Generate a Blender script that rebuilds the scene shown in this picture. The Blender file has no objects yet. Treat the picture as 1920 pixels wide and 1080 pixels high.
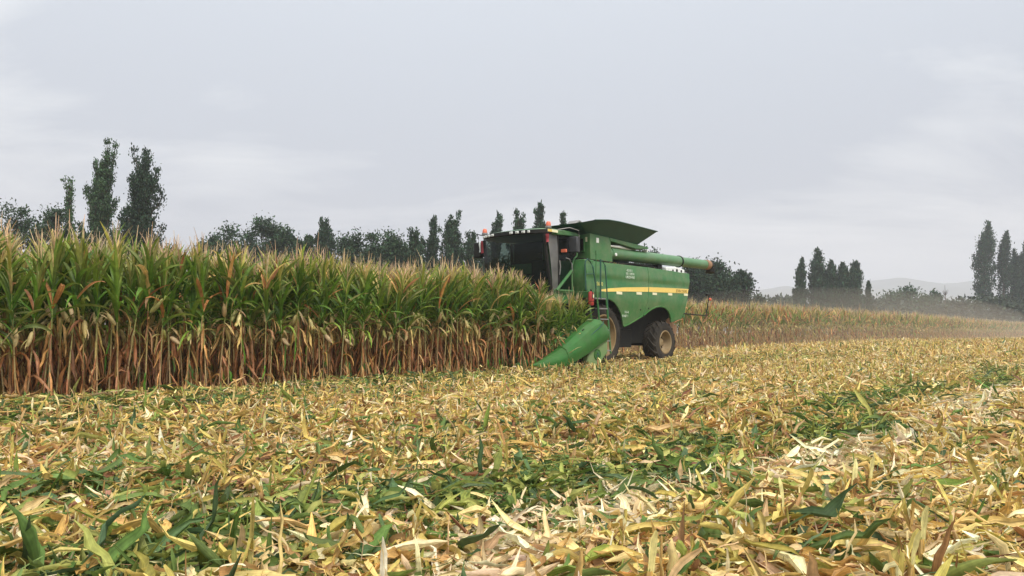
import bpy, bmesh, math, random
import numpy as np
from mathutils import Vector, Matrix

# ------------------------------------------------------------------ camera, sky, sun, exposure
scn = bpy.context.scene
COL = scn.collection
R = math.radians
EYE = 1.2
cd = bpy.data.cameras.new("camera"); cam = bpy.data.objects.new("camera", cd); COL.objects.link(cam)
cd.lens = 26.25; cd.sensor_width = 36; cd.clip_start = 0.05; cd.clip_end = 20000
cam.location = (0, 0, EYE); cam.rotation_euler = (R(90) + math.atan(80 / 1400), 0, 0)
scn.camera = cam
SUN_EL, SUN_AZ = R(52), R(150)          # azimuth clockwise from +Y (behind and to the right of the camera)
w = bpy.data.worlds.new("World"); scn.world = w; w.use_nodes = True
nt = w.node_tree; nt.nodes.clear(); N = nt.nodes.new; L = nt.links.new
out = N("ShaderNodeOutputWorld")
sky = N("ShaderNodeTexSky"); sky.sky_type = 'NISHITA'; sky.sun_disc = False
sky.sun_elevation = SUN_EL; sky.sun_rotation = SUN_AZ
bgs = N("ShaderNodeBackground"); bgs.inputs[1].default_value = 0.05; L(sky.outputs[0], bgs.inputs[0])
tc = N("ShaderNodeTexCoord"); sep = N("ShaderNodeSeparateXYZ"); L(tc.outputs['Generated'], sep.inputs[0])
def math_(op, a, b=None, clamp=False):
    m = N("ShaderNodeMath"); m.operation = op; m.use_clamp = clamp
    for i, v in enumerate((a, b)):
        if v is None: continue
        if isinstance(v, (int, float)): m.inputs[i].default_value = v
        else: L(v, m.inputs[i])
    return m.outputs[0]
zc = math_('MAXIMUM', sep.outputs[2], 0.0)
den = math_('ADD', zc, 0.28)
cx = math_('DIVIDE', sep.outputs[0], den); cy = math_('DIVIDE', sep.outputs[1], den)
cmb = N("ShaderNodeCombineXYZ"); L(cx, cmb.inputs[0]); L(cy, cmb.inputs[1])
def noise(vec, scale, detail, rough, dist=0.0):
    n = N("ShaderNodeTexNoise"); n.inputs['Scale'].default_value = scale; n.inputs['Detail'].default_value = detail
    n.inputs['Roughness'].default_value = rough; n.inputs['Distortion'].default_value = dist
    L(vec, n.inputs['Vector']); return n.outputs['Fac']
mp = N("ShaderNodeMapping"); mp.inputs['Scale'].default_value = (0.55, 1.0, 1); mp.inputs['Rotation'].default_value = (0, 0, 0.25)
mp.inputs['Location'].default_value = (1.7, 0.4, 0)
L(cmb.outputs[0], mp.inputs[0])
n1 = noise(mp.outputs[0], 0.75, 4, 0.5, 0.3); n2 = noise(mp.outputs[0], 2.2, 6, 0.6, 0.5)
mix = math_('ADD', math_('MULTIPLY', n1, 0.7), math_('MULTIPLY', n2, 0.3))
rmp = N("ShaderNodeValToRGB"); e = rmp.color_ramp.elements
e[0].position = 0.44; e[0].color = (0.44, 0.475, 0.525, 1)
e[1].position = 0.57; e[1].color = (0.77, 0.78, 0.775, 1)
m_ = e.new(0.5); m_.color = (0.60, 0.625, 0.645, 1)
L(mix, rmp.inputs[0])
grad = N("ShaderNodeValToRGB"); g = grad.color_ramp.elements      # overcast sky: brighter towards the zenith
g[0].position = 0.0; g[0].color = (0.66, 0.66, 0.70, 1); g[1].position = 1.0; g[1].color = (1.75, 1.75, 1.75, 1)
g2 = g.new(0.40); g2.color = (1.10, 1.10, 1.10, 1)
L(zc, grad.inputs[0])
mul = N("ShaderNodeMixRGB"); mul.blend_type = 'MULTIPLY'; mul.inputs[0].default_value = 1
L(rmp.outputs[0], mul.inputs[1]); L(grad.outputs[0], mul.inputs[2])
bgc = N("ShaderNodeBackground"); bgc.inputs[1].default_value = 1.36; L(mul.outputs[0], bgc.inputs[0])
mixs = N("ShaderNodeMixShader"); mixs.inputs[0].default_value = 0.93
L(bgs.outputs[0], mixs.inputs[1]); L(bgc.outputs[0], mixs.inputs[2]); L(mixs.outputs[0], out.inputs[0])
sd = bpy.data.lights.new("sun", 'SUN'); sd.energy = 2.8; sd.angle = R(18); sd.color = (1.0, 0.96, 0.9)
sun = bpy.data.objects.new("sun", sd); COL.objects.link(sun)
sv = Vector((math.sin(SUN_AZ) * math.cos(SUN_EL), math.cos(SUN_AZ) * math.cos(SUN_EL), math.sin(SUN_EL)))
sun.rotation_euler = sv.to_track_quat('Z', 'Y').to_euler()
scn.view_settings.view_transform = 'Standard'; scn.view_settings.look = 'None'
scn.view_settings.exposure = 0.18; scn.view_settings.gamma = 1.0
scn.render.engine = 'CYCLES'; cy_ = scn.cycles
cy_.use_denoising = True; cy_.max_bounces = 8; cy_.volume_bounces = 2; cy_.transparent_max_bounces = 12

# ------------------------------------------------------------------ field frame: t runs along the rows, s across them
A = R(41.5)
D = np.array([math.sin(A), math.cos(A)]); NN = np.array([-math.cos(A), math.sin(A)])
def ts(t, s): return t * D[0] + s * NN[0], t * D[1] + s * NN[1]
def to_ts(x, y): return x * D[0] + y * D[1], x * NN[0] + y * NN[1]
def gz(x, y): return 0.22 * np.exp(-((np.asarray(y, float) - 58) / 24) ** 2)
S_CORN, S_FAR, T_CUT = 12.95, 18.7, 17.6
rng = np.random.default_rng(7)

# ------------------------------------------------------------------ materials
def new_mat(name):
    m = bpy.data.materials.new(name); m.use_nodes = True; t = m.node_tree; t.nodes.clear()
    o = t.nodes.new("ShaderNodeOutputMaterial"); b = t.nodes.new("ShaderNodeBsdfPrincipled")
    t.links.new(b.outputs[0], o.inputs[0]); return m, t, b, o
def mat(name, col, rough=0.5, metal=0.0, spec=0.5, var=0.12, scale=6.0, coat=0.0, dust=0.0, dustcol=(0.36, 0.29, 0.18), bump=0.0):
    m, t, b, o = new_mat(name); n = t.nodes.new
    tcn = n("ShaderNodeTexCoord"); nz = n("ShaderNodeTexNoise"); nz.inputs['Scale'].default_value = scale; nz.inputs['Detail'].default_value = 6
    t.links.new(tcn.outputs['Object'], nz.inputs['Vector'])
    rp = n("ShaderNodeValToRGB"); el = rp.color_ramp.elements
    el[0].position = 0.3; el[1].position = 0.7
    el[0].color = tuple(max(0, c * (1 - var)) for c in col) + (1,); el[1].color = tuple(min(1, c * (1 + var)) for c in col) + (1,)
    t.links.new(nz.outputs['Fac'], rp.inputs[0]); src = rp.outputs[0]
    if dust > 0:
        nd = n("ShaderNodeTexNoise"); nd.inputs['Scale'].default_value = 1.7; nd.inputs['Detail'].default_value = 8; nd.inputs['Roughness'].default_value = 0.7
        t.links.new(tcn.outputs['Object'], nd.inputs['Vector'])
        rd = n("ShaderNodeMapRange"); rd.inputs[1].default_value = 0.35; rd.inputs[2].default_value = 0.75; rd.inputs[3].default_value = dust * 0.1; rd.inputs[4].default_value = dust * 1.35
        t.links.new(nd.outputs['Fac'], rd.inputs[0])
        mx = n("ShaderNodeMixRGB"); t.links.new(rd.outputs[0], mx.inputs[0]); t.links.new(src, mx.inputs[1]); mx.inputs[2].default_value = dustcol + (1,)
        src = mx.outputs[0]
    t.links.new(src, b.inputs['Base Color'])
    b.inputs['Roughness'].default_value = rough; b.inputs['Metallic'].default_value = metal; b.inputs['Specular IOR Level'].default_value = spec
    if coat: b.inputs['Coat Weight'].default_value = coat; b.inputs['Coat Roughness'].default_value = 0.25
    if bump:
        bp = n("ShaderNodeBump"); bp.inputs['Strength'].default_value = bump; bp.inputs['Distance'].default_value = 0.02
        t.links.new(nz.outputs['Fac'], bp.inputs['Height']); t.links.new(bp.outputs[0], b.inputs['Normal'])
    return m
def leaf_mat(name, rough=0.5, spec=0.35, trans=0.3, var=0.25, scale=14.0, streak=9.0):
    """colour of each leaf comes from its own attribute; fine streaks break it up; thin leaves let light through"""
    m, t, b, o = new_mat(name); n = t.nodes.new
    at = n("ShaderNodeAttribute"); at.attribute_name = "leaf_colour"
    g_ = n("ShaderNodeNewGeometry"); nz = n("ShaderNodeTexNoise"); nz.inputs['Scale'].default_value = scale; nz.inputs['Detail'].default_value = 4
    t.links.new(g_.outputs['Position'], nz.inputs['Vector'])
    mr = n("ShaderNodeMapRange"); mr.inputs[1].default_value = 0.3; mr.inputs[2].default_value = 0.7; mr.inputs[3].default_value = 1 - var; mr.inputs[4].default_value = 1 + var
    t.links.new(nz.outputs['Fac'], mr.inputs[0])
    ms1 = n("ShaderNodeVectorMath"); ms1.operation = 'SCALE'; ms1.inputs['Scale'].default_value = 1.2; t.links.new(g_.outputs['Position'], ms1.inputs[0])
    ca = n("ShaderNodeCombineXYZ"); ma_ = n("ShaderNodeMath"); ma_.operation = 'MULTIPLY'; ma_.inputs[1].default_value = streak; t.links.new(at.outputs['Alpha'], ma_.inputs[0]); t.links.new(ma_.outputs[0], ca.inputs[0])
    va = n("ShaderNodeVectorMath"); va.operation = 'ADD'; t.links.new(ms1.outputs[0], va.inputs[0]); t.links.new(ca.outputs[0], va.inputs[1])
    ns = n("ShaderNodeTexNoise"); ns.inputs['Scale'].default_value = 1.0; ns.inputs['Detail'].default_value = 2; t.links.new(va.outputs[0], ns.inputs['Vector'])
    mr2 = n("ShaderNodeMapRange"); mr2.inputs[1].default_value = 0.3; mr2.inputs[2].default_value = 0.7; mr2.inputs[3].default_value = 0.72; mr2.inputs[4].default_value = 1.25; t.links.new(ns.outputs['Fac'], mr2.inputs[0])
    mm = n("ShaderNodeMath"); mm.operation = 'MULTIPLY'; t.links.new(mr.outputs[0], mm.inputs[0]); t.links.new(mr2.outputs[0], mm.inputs[1])
    mx = n("ShaderNodeVectorMath"); mx.operation = 'SCALE'; t.links.new(at.outputs['Color'], mx.inputs[0]); t.links.new(mm.outputs[0], mx.inputs['Scale'])
    t.links.new(mx.outputs[0], b.inputs['Base Color'])
    b.inputs['Roughness'].default_value = rough; b.inputs['Specular IOR Level'].default_value = spec
    tr = n("ShaderNodeBsdfTranslucent"); t.links.new(mx.outputs[0], tr.inputs['Color'])
    ms = n("ShaderNodeMixShader"); ms.inputs[0].default_value = trans
    t.links.new(b.outputs[0], ms.inputs[1]); t.links.new(tr.outputs[0], ms.inputs[2]); t.links.new(ms.outputs[0], o.inputs[0])
    return m
M_CORN = leaf_mat("corn_leaf", 0.5, 0.35, 0.28)
M_STRAW = leaf_mat("dry_straw", 0.65, 0.25, 0.22, 0.22, 30)
M_TREE = leaf_mat("tree_leaf", 0.6, 0.2, 0.2, 0.3, 0.7)
M_BARK = mat("bark", (0.10, 0.08, 0.06), 0.9, bump=0.6)

# ------------------------------------------------------------------ vectorised meshes: ribbons (leaves, straw) and tubes (stalks)
class Soup:
    def __init__(self): self.v = []; self.f = []; self.c = []; self.n = 0
    def add(self, v, f, c):
        self.v.append(v.reshape(-1, 3)); self.f.append(f.reshape(-1, 4) + self.n); self.c.append(c.reshape(-1, 4)); self.n += len(v.reshape(-1, 3))
    def mesh(self, name, m):
        v = np.concatenate(self.v).astype(np.float32); f = np.concatenate(self.f).astype(np.int32); c = np.concatenate(self.c).astype(np.float32)
        me = bpy.data.meshes.new(name); me.vertices.add(len(v)); me.vertices.foreach_set("co", v.ravel())
        me.loops.add(len(f) * 4); me.loops.foreach_set("vertex_index", f.ravel())
        me.polygons.add(len(f)); me.polygons.foreach_set("loop_start", np.arange(0, len(f) * 4, 4, dtype=np.int32))
        me.polygons.foreach_set("use_smooth", np.ones(len(f), dtype=bool))
        at = me.attributes.new("leaf_colour", 'FLOAT_COLOR', 'POINT')
        at.data.foreach_set("color", c.ravel())
        me.update(calc_edges=True); me.materials.append(m); return me
    def build(self, name, m, parent=None):
        o = bpy.data.objects.new(name, self.mesh(name, m)); COL.objects.link(o)
        if parent: o.parent = parent
        return o
def norm(a): return a / np.maximum(np.linalg.norm(a, axis=-1, keepdims=True), 1e-9)
def ribbons(S, base, az, pitch, bend, length, width, twist, c0, c1, K=5, wide=True, fold=0.22, yaw=0.0, kind='leaf', bow=1.25, wob=0.0, crinkle=0.0, kink=None):
    n = len(base); f1 = lambda a: np.broadcast_to(np.asarray(a, float), (n,))
    az, pitch, bend, length, width, twist, yaw = map(f1, (az, pitch, bend, length, width, twist, yaw))
    P = np.zeros((n, K + 1, 3)); P[:, 0] = base; dirs = np.zeros((n, K + 1, 3)); side = np.zeros((n, K + 1, 3))
    for k in range(K + 1):
        u = k / K; p = pitch + bend * u ** bow; a = az + yaw * u
        if kink is not None: p = p + kink[0] * (u >= kink[1]); a = a + kink[2] * (u >= kink[1])
        if crinkle: p = p + rng.normal(0, crinkle, n); a = a + rng.normal(0, crinkle, n)
        dirs[:, k] = np.stack([np.cos(p) * np.cos(a), np.cos(p) * np.sin(a), np.sin(p)], 1)
        sd_ = np.stack([-np.sin(a), np.cos(a), 0 * a], 1); up = np.cross(dirs[:, k], sd_)
        tw = twist * u if kind == 'leaf' else twist * (0.4 + 0.6 * u)
        side[:, k] = sd_ * np.cos(tw)[:, None] + up * np.sin(tw)[:, None]
        if k < K: P[:, k + 1] = P[:, k] + dirs[:, k] * (length / K)[:, None]
    nrm = np.cross(dirs, side)
    u = np.linspace(0, 1, K + 1)
    wp = np.clip(np.sin(np.pi * (0.1 + 0.9 * u)), 0.04, 1) ** 0.75 if kind == 'leaf' else (0.75 + 0.25 * np.sin(np.pi * u)) * np.where(u > 0.97, 0.55, 1)
    hw = 0.5 * width[:, None] * wp[None, :]
    if wob: hw = hw * rng.uniform(1 - wob, 1 + wob, (n, K + 1))
    hw = hw[..., None]
    c0 = np.broadcast_to(np.asarray(c0, float), (n, 3)); c1 = np.broadcast_to(np.asarray(c1, float), (n, 3))
    cc = c0[:, None] * (1 - u)[None, :, None] + c1[:, None] * u[None, :, None]
    if wide:
        V = np.stack([P - side * hw + nrm * hw * fold, P - nrm * hw * fold, P + side * hw + nrm * hw * fold], 2)
        C = np.stack([cc, cc * 1.15, cc], 2); C = np.concatenate([C, np.broadcast_to(np.array([0, .5, 1.])[None, None, :, None], C.shape[:3] + (1,))], 3); q = 3; cols = [(0, 1), (1, 2)]
    else:
        V = np.stack([P - side * hw, P + side * hw], 2); C = np.stack([cc, cc], 2); C = np.concatenate([C, np.broadcast_to(np.array([0, 1.])[None, None, :, None], C.shape[:3] + (1,))], 3); q = 2; cols = [(0, 1)]
    b = (np.arange(n) * (K + 1) * q)[:, None]; F = []
    for k in range(K):
        for i, j in cols:
            F.append(np.stack([b[:, 0] + k * q + i, b[:, 0] + k * q + j, b[:, 0] + (k + 1) * q + j, b[:, 0] + (k + 1) * q + i], 1))
    S.add(V, np.stack(F, 1), C)
def tubes(S, P, rad, col, sides=5):
    """P (n,K,3) polylines, rad (n,K), col (n,3) or (n,K,3)"""
    P = np.asarray(P, float); n, K, _ = P.shape; rad = np.broadcast_to(np.asarray(rad, float), (n, K)); col = np.asarray(col, float)
    if col.ndim == 1: col = np.broadcast_to(col, (n, 3))
    if col.ndim == 2: col = np.broadcast_to(col[:, None], (n, K, 3))
    d = np.gradient(P, axis=1); d = norm(d); ref = np.where(np.abs(d[..., 2:3]) > 0.9, np.array([1., 0, 0]), np.array([0, 0, 1.]))
    a = norm(np.cross(d, ref)); b = np.cross(d, a); ang = np.arange(sides) * 2 * np.pi / sides
    V = P[:, :, None] + rad[:, :, None, None] * (a[:, :, None] * np.cos(ang)[None, None, :, None] + b[:, :, None] * np.sin(ang)[None, None, :, None])
    C = np.concatenate([np.broadcast_to(col[:, :, None], V.shape), np.broadcast_to((np.abs(np.linspace(-1, 1, sides)))[None, None, :, None], V.shape[:3] + (1,))], 3)
    b0 = np.arange(n) * K * sides; F = []
    for k in range(K - 1):
        for i in range(sides):
            j = (i + 1) % sides
            F.append(np.stack([b0 + k * sides + i, b0 + k * sides + j, b0 + (k + 1) * sides + j, b0 + (k + 1) * sides + i], 1))
    S.add(V, np.stack(F, 1), np.array(C))
def jit(c, n, v=0.2, h=0.1):
    c = np.asarray(c, float); return np.clip(c * rng.uniform(1 - v, 1 + v, (n, 1)) * rng.uniform(1 - h, 1 + h, (n, 3)), 0.004, 0.95)
def pick(pal, n, wts=None, v=0.2, h=0.08):
    pal = np.asarray(pal, float); wts = None if wts is None else np.asarray(wts, float) / np.sum(wts)
    return jit(pal[rng.choice(len(pal), n, p=wts)], n, v, h)

def tag(o, label=None, cat=None, group=None, kind=None):
    for k, v in (('label', label), ('category', cat), ('group', group), ('kind', kind)):
        if v: o[k] = v
    return o
def empty(name, loc=(0, 0, 0), rz=0.0, label=None, cat=None, group=None):
    o = bpy.data.objects.new(name, None); COL.objects.link(o); o.location = loc; o.rotation_euler = (0, 0, rz); o.empty_display_size = 0.2
    return tag(o, label, cat, group)

# ------------------------------------------------------------------ ground, hills
def ground():
    xs = np.concatenate([-np.geomspace(4500, 14, 26), np.linspace(-12, 30, 85), np.geomspace(32, 4500, 34)])
    ys = np.concatenate([-np.geomspace(900, 4, 8), np.linspace(-3, 40, 87), np.geomspace(42, 6500, 48)])
    X, Y = np.meshgrid(xs, ys); t, s = to_ts(X, Y)
    fade = np.clip(1 - (Y - 30) / 20, 0, 1)
    Z = gz(X, Y) + fade * (0.02 * np.sin(s * 2 * np.pi / 0.65) + 0.015 * np.sin(t * 2.1 + s) + 0.02 * np.sin(t * 0.7 - s * 1.3))
    v = np.stack([X, Y, Z], -1).reshape(-1, 3); nx = len(xs)
    f = [(j * nx + i, j * nx + i + 1, (j + 1) * nx + i + 1, (j + 1) * nx + i) for j in range(len(ys) - 1) for i in range(nx - 1)]
    me = bpy.data.meshes.new("ground"); me.from_pydata(v.tolist(), [], f); me.polygons.foreach_set("use_smooth", [True] * len(f))
    m, tr, b, o = new_mat("field_soil"); n = tr.nodes.new
    g_ = n("ShaderNodeNewGeometry"); mpn = n("ShaderNodeMapping"); mpn.inputs['Rotation'].default_value = (0, 0, -(math.pi / 2 - A)); tr.links.new(g_.outputs['Position'], mpn.inputs[0])
    mp2 = n("ShaderNodeMapping"); mp2.inputs['Scale'].default_value = (0.12, 1, 1); tr.links.new(mpn.outputs[0], mp2.inputs[0])
    a1 = n("ShaderNodeTexNoise"); a1.inputs['Scale'].default_value = 0.9; a1.inputs['Detail'].default_value = 6; tr.links.new(mp2.outputs[0], a1.inputs['Vector'])
    a2 = n("ShaderNodeTexNoise"); a2.inputs['Scale'].default_value = 9; a2.inputs['Detail'].default_value = 8; a2.inputs['Roughness'].default_value = 0.7; tr.links.new(g_.outputs['Position'], a2.inputs['Vector'])
    ad = n("ShaderNodeMath"); ad.operation = 'ADD'; tr.links.new(a1.outputs['Fac'], ad.inputs[0]); tr.links.new(a2.outputs['Fac'], ad.inputs[1])
    mr = n("ShaderNodeMath"); mr.operation = 'MULTIPLY'; mr.inputs[1].default_value = 0.5; tr.links.new(ad.outputs[0], mr.inputs[0])
    rp = n("ShaderNodeValToRGB"); el = rp.color_ramp.elements; el[0].position = 0.36; el[0].color = (0.07, 0.046, 0.025, 1); el[1].position = 0.64; el[1].color = (0.36, 0.27, 0.15, 1)
    q = el.new(0.47); q.color = (0.18, 0.125, 0.065, 1)
    tr.links.new(mr.outputs[0], rp.inputs[0]); tr.links.new(rp.outputs[0], b.inputs['Base Color']); b.inputs['Roughness'].default_value = 0.95; b.inputs['Specular IOR Level'].default_value = 0.1
    bp = n("ShaderNodeBump"); bp.inputs['Strength'].default_value = 0.8; bp.inputs['Distance'].default_value = 0.08; tr.links.new(a2.outputs['Fac'], bp.inputs['Height']); tr.links.new(bp.outputs[0], b.inputs['Normal'])
    me.materials.append(m); og = bpy.data.objects.new("ground", me); COL.objects.link(og); og['kind'] = 'structure'
def hills():
    px = [(-900, 575), (100, 570), (900, 566), (1300, 560), (1405, 547), (1440, 538), (1475, 531), (1510, 540), (1560, 537), (1610, 524), (1650, 522), (1700, 526), (1760, 527), (1830, 532), (1920, 538), (2100, 545), (2500, 560), (3200, 570)]
    Y0 = 2200.0; ax = np.array([(p[0] - 960) / 1400 * Y0 for p in px]); ah = np.array([(620 - p[1]) / 1400 * Y0 for p in px])
    xs = np.linspace(ax[0], ax[-1], 260); hs = np.interp(xs, ax, ah) + 1.6 * np.sin(xs * 0.021) + 1.1 * np.sin(xs * 0.057 + 1) + 0.7 * np.sin(xs * 0.13)
    ds = np.linspace(-1, 1, 15); V = []
    for dd in ds:
        prof = (math.cos(dd * math.pi / 2)) ** 1.4
        V.append(np.stack([xs + 12 * np.sin(xs * 0.01 + dd * 4), np.full_like(xs, Y0 + 20 + dd * 700), hs * prof * (1 + 0.07 * np.sin(xs * 0.03 + dd * 5) * (abs(dd) > 0.05)) - 3], 1))
    V = np.concatenate(V); n = len(xs)
    f = [(j * n + i, j * n + i + 1, (j + 1) * n + i + 1, (j + 1) * n + i) for j in range(len(ds) - 1) for i in range(n - 1)]
    me = bpy.data.meshes.new("hills"); me.from_pydata(V.tolist(), [], f); me.polygons.foreach_set("use_smooth", [True] * len(f))
    me.materials.append(mat("hill_scrub", (0.10, 0.11, 0.085), 0.95, var=0.3, scale=0.02)); o = bpy.data.objects.new("hills", me); COL.objects.link(o); o['kind'] = 'structure'
ground(); hills()

# ------------------------------------------------------------------ the combine harvester: local X forwards, Y to its left, Z up, origin under the front axle
TC, SC = 20.26, 15.6
hx, hy = ts(TC, SC)
HEAD = math.atan2(-D[1], -D[0])
P_GREEN = mat("green_paint", (0.015, 0.150, 0.033), 0.42, spec=0.4, var=0.10, scale=3, coat=0.1, dust=0.26)
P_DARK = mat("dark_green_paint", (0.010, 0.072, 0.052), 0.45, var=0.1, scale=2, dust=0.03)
P_HEAD = mat("header_plastic_green", (0.016, 0.125, 0.016), 0.5, spec=0.3, var=0.15, scale=3, dust=0.12)
P_YELLOW = mat("yellow_stripe_paint", (0.82, 0.58, 0.13), 0.45, var=0.05, dust=0.15)
P_RIM = mat("yellow_rim_paint", (0.20, 0.12, 0.035), 0.6, var=0.15, scale=4, dust=0.5)
P_RUB = mat("dusty_rubber", (0.014, 0.0135, 0.013), 0.85, spec=0.2, var=0.3, scale=8, dust=0.22, dustcol=(0.20, 0.16, 0.11), bump=0.2)
P_BLACK = mat("black_metal", (0.008, 0.009, 0.009), 0.6, spec=0.2, var=0.2, dust=0.04)
P_GREY = mat("grey_metal", (0.22, 0.22, 0.22), 0.5, 0.3, var=0.2, dust=0.2)
P_WHITE = mat("white_paint", (0.78, 0.80, 0.76), 0.5, var=0.08)
P_PALE = mat("pale_reflector", (0.80, 0.76, 0.50), 0.35, var=0.05)
P_TEXT = mat("white_lettering_paint", (0.62, 0.72, 0.58), 0.6, var=0.05)
P_TEXTY = mat("yellow_lettering_paint", (0.75, 0.68, 0.20), 0.6, var=0.05)
P_BROWNT = mat("brown_lettering_paint", (0.22, 0.13, 0.02), 0.6, var=0.05)
P_ORANGE = mat("orange_plastic", (0.72, 0.17, 0.09), 0.4, var=0.1)
P_RED = mat("red_enamel", (0.42, 0.03, 0.03), 0.4, var=0.15, dust=0.1)
P_RUST = mat("worn_brown_rubber", (0.30, 0.15, 0.08), 0.8, var=0.3, dust=0.3)
P_CLOTH = mat("red_cloth", (0.34, 0.05, 0.06), 0.9, var=0.2)
P_SEAT = mat("dark_seat_fabric", (0.03, 0.03, 0.032), 0.9, var=0.2)
P_AUG = mat("faded_green_paint", (0.060, 0.20, 0.075), 0.42, var=0.12, scale=2, dust=0.30, dustcol=(0.34, 0.34, 0.25))
def glass():
    m, t, b, o = new_mat("tinted_glass"); n = t.nodes.new
    b.inputs['Base Color'].default_value = (0.010, 0.016, 0.015, 1); b.inputs['Roughness'].default_value = 0.06; b.inputs['Specular IOR Level'].default_value = 0.3
    tp = n("ShaderNodeBsdfTransparent"); tp.inputs[0].default_value = (0.55, 0.66, 0.60, 1)
    ms = n("ShaderNodeMixShader"); ms.inputs[0].default_value = 0.42
    t.links.new(tp.outputs[0], ms.inputs[1]); t.links.new(b.outputs[0], ms.inputs[2]); t.links.new(ms.outputs[0], o.inputs[0]); return m
P_GLASS = glass()
P_SKYGLASS = mat("sky_painted_glass", (0.10, 0.105, 0.105), 0.3, var=0.35, scale=3, dust=0.15)  # door glass: reflected sky painted in as a lighter opaque grey
class MB:
    def __init__(self): self.b = bmesh.new()
    def box(self, x0, x1, y0, y1, z0, z1, rot=None, at=None):
        r = bmesh.ops.create_cube(self.b, size=1.0); vs = r['verts']
        for v in vs: v.co = Vector(((x0 + x1) / 2 + v.co.x * (x1 - x0), (y0 + y1) / 2 + v.co.y * (y1 - y0), (z0 + z1) / 2 + v.co.z * (z1 - z0)))
        if rot is not None: bmesh.ops.transform(self.b, matrix=rot, verts=vs)
        return self
    def prism(self, poly, y0, y1, axis='y'):
        """polygon in XZ pulled along Y (or in YZ along X, XY along Z)"""
        def P(a, c, h): return (a, h, c) if axis == 'y' else ((h, a, c) if axis == 'x' else (a, c, h))
        lo = [self.b.verts.new(P(a, c, y0)) for a, c in poly]; hi = [self.b.verts.new(P(a, c, y1)) for a, c in poly]; n = len(poly)
        self.b.faces.new(lo); self.b.faces.new(hi[::-1])
        for i in range(n): self.b.faces.new((lo[i], hi[i], hi[(i + 1) % n], lo[(i + 1) % n]))
        return self
    def loft(self, rings, caps=True):
        rs = [[self.b.verts.new(p) for p in r] for r in rings]; n = len(rings[0])
        for a, c in zip(rs[:-1], rs[1:]):
            for i in range(n): self.b.faces.new((a[i], a[(i + 1) % n], c[(i + 1) % n], c[i]))
        if caps: self.b.faces.new(rs[0][::-1]); self.b.faces.new(rs[-1])
        return self
    def tube(self, pts, r, sides=8):
        pts = [Vector(p) for p in pts]; rr = r if isinstance(r, (list, tuple)) else [r] * len(pts); rings = []
        for i, p in enumerate(pts):
            d = (pts[min(i + 1, len(pts) - 1)] - pts[max(i - 1, 0)]).normalized()
            a = d.cross(Vector((0, 0, 1)) if abs(d.z) < 0.9 else Vector((1, 0, 0))).normalized(); c = d.cross(a)
            rings.append([p + (a * math.cos(k * 2 * math.pi / sides) + c * math.sin(k * 2 * math.pi / sides)) * rr[i] for k in range(sides)])
        return self.loft(rings)
    def lathe(self, prof, c, sides=40, axis='y'):
        """prof: (radius, height along the axis), closed loop when it ends where it begins"""
        rings = []
        for k in range(sides):
            a = k * 2 * math.pi / sides; r = []
            for rad, h in prof:
                p = (rad * math.cos(a), h, rad * math.sin(a)) if axis == 'y' else (rad * math.cos(a), rad * math.sin(a), h)
                r.append(self.b.verts.new((c[0] + p[0], c[1] + p[1], c[2] + p[2])))
            rings.append(r)
        for k in range(sides):
            a, d = rings[k], rings[(k + 1) % sides]
            for i in range(len(prof) - 1): self.b.faces.new((a[i], a[i + 1], d[i + 1], d[i]))
        return self
    def sheet(self, grid, thick=0.0):
        """grid of points (rows of columns); with a thickness it becomes a closed shell going inwards (-Y)"""
        g0 = [[self.b.verts.new(p) for p in r] for r in grid]; n, k = len(grid), len(grid[0])
        for i in range(n - 1):
            for j in range(k - 1): self.b.faces.new((g0[i][j], g0[i][j + 1], g0[i + 1][j + 1], g0[i + 1][j]))
        if thick:
            g1 = [[self.b.verts.new((p[0], p[1] - thick, p[2])) for p in r] for r in grid]
            for i in range(n - 1):
                for j in range(k - 1): self.b.faces.new((g1[i][j], g1[i + 1][j], g1[i + 1][j + 1], g1[i][j + 1]))
            edge = [(i, 0) for i in range(n)] + [(n - 1, j) for j in range(1, k)] + [(i, k - 1) for i in range(n - 2, -1, -1)] + [(0, j) for j in range(k - 2, 0, -1)]
            for (a, b_), (c, d) in zip(edge, edge[1:] + edge[:1]): self.b.faces.new((g0[a][b_], g1[a][b_], g1[c][d], g0[c][d]))
        return self
    def build(self, name, m, parent=None, bevel=0.0, angle=35):
        bmesh.ops.recalc_face_normals(self.b, faces=self.b.faces)
        me = bpy.data.meshes.new(name); self.b.to_mesh(me); self.b.free(); me.materials.append(m)
        me.polygons.foreach_set("use_smooth", [True] * len(me.polygons)); me.set_sharp_from_angle(angle=R(angle))
        o = bpy.data.objects.new(name, me); COL.objects.link(o)
        if parent is not None: o.parent = parent
        if bevel:
            bv = o.modifiers.new("bevel", 'BEVEL'); bv.width = bevel; bv.segments = 2; bv.limit_method = 'ANGLE'; bv.angle_limit = R(40); bv.harden_normals = False
        return o
def lettering(body, size, parent, m, loc, spacing=1.0, wide=1.0, name="lettering"):
    cu = bpy.data.curves.new("tmp", 'FONT'); cu.body = body; cu.size = size; cu.extrude = 0.002; cu.space_character = spacing; cu.align_x = 'CENTER'
    to = bpy.data.objects.new("tmp", cu); COL.objects.link(to); bpy.context.view_layer.update()
    me = bpy.data.meshes.new_from_object(to.evaluated_get(bpy.context.evaluated_depsgraph_get())); bpy.data.objects.remove(to)
    o = bpy.data.objects.new(name, me); COL.objects.link(o); me.materials.clear(); me.materials.append(m)
    o.parent = parent; o.location = loc; o.rotation_euler = Matrix(((-wide, 0, 0), (0, 0, 1), (0, 1, 0))).to_euler()
    o.rotation_euler = Matrix(((-1, 0, 0), (0, 0, 1), (0, 1, 0))).to_euler(); o.scale = (wide, 1, 1); return o

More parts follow.
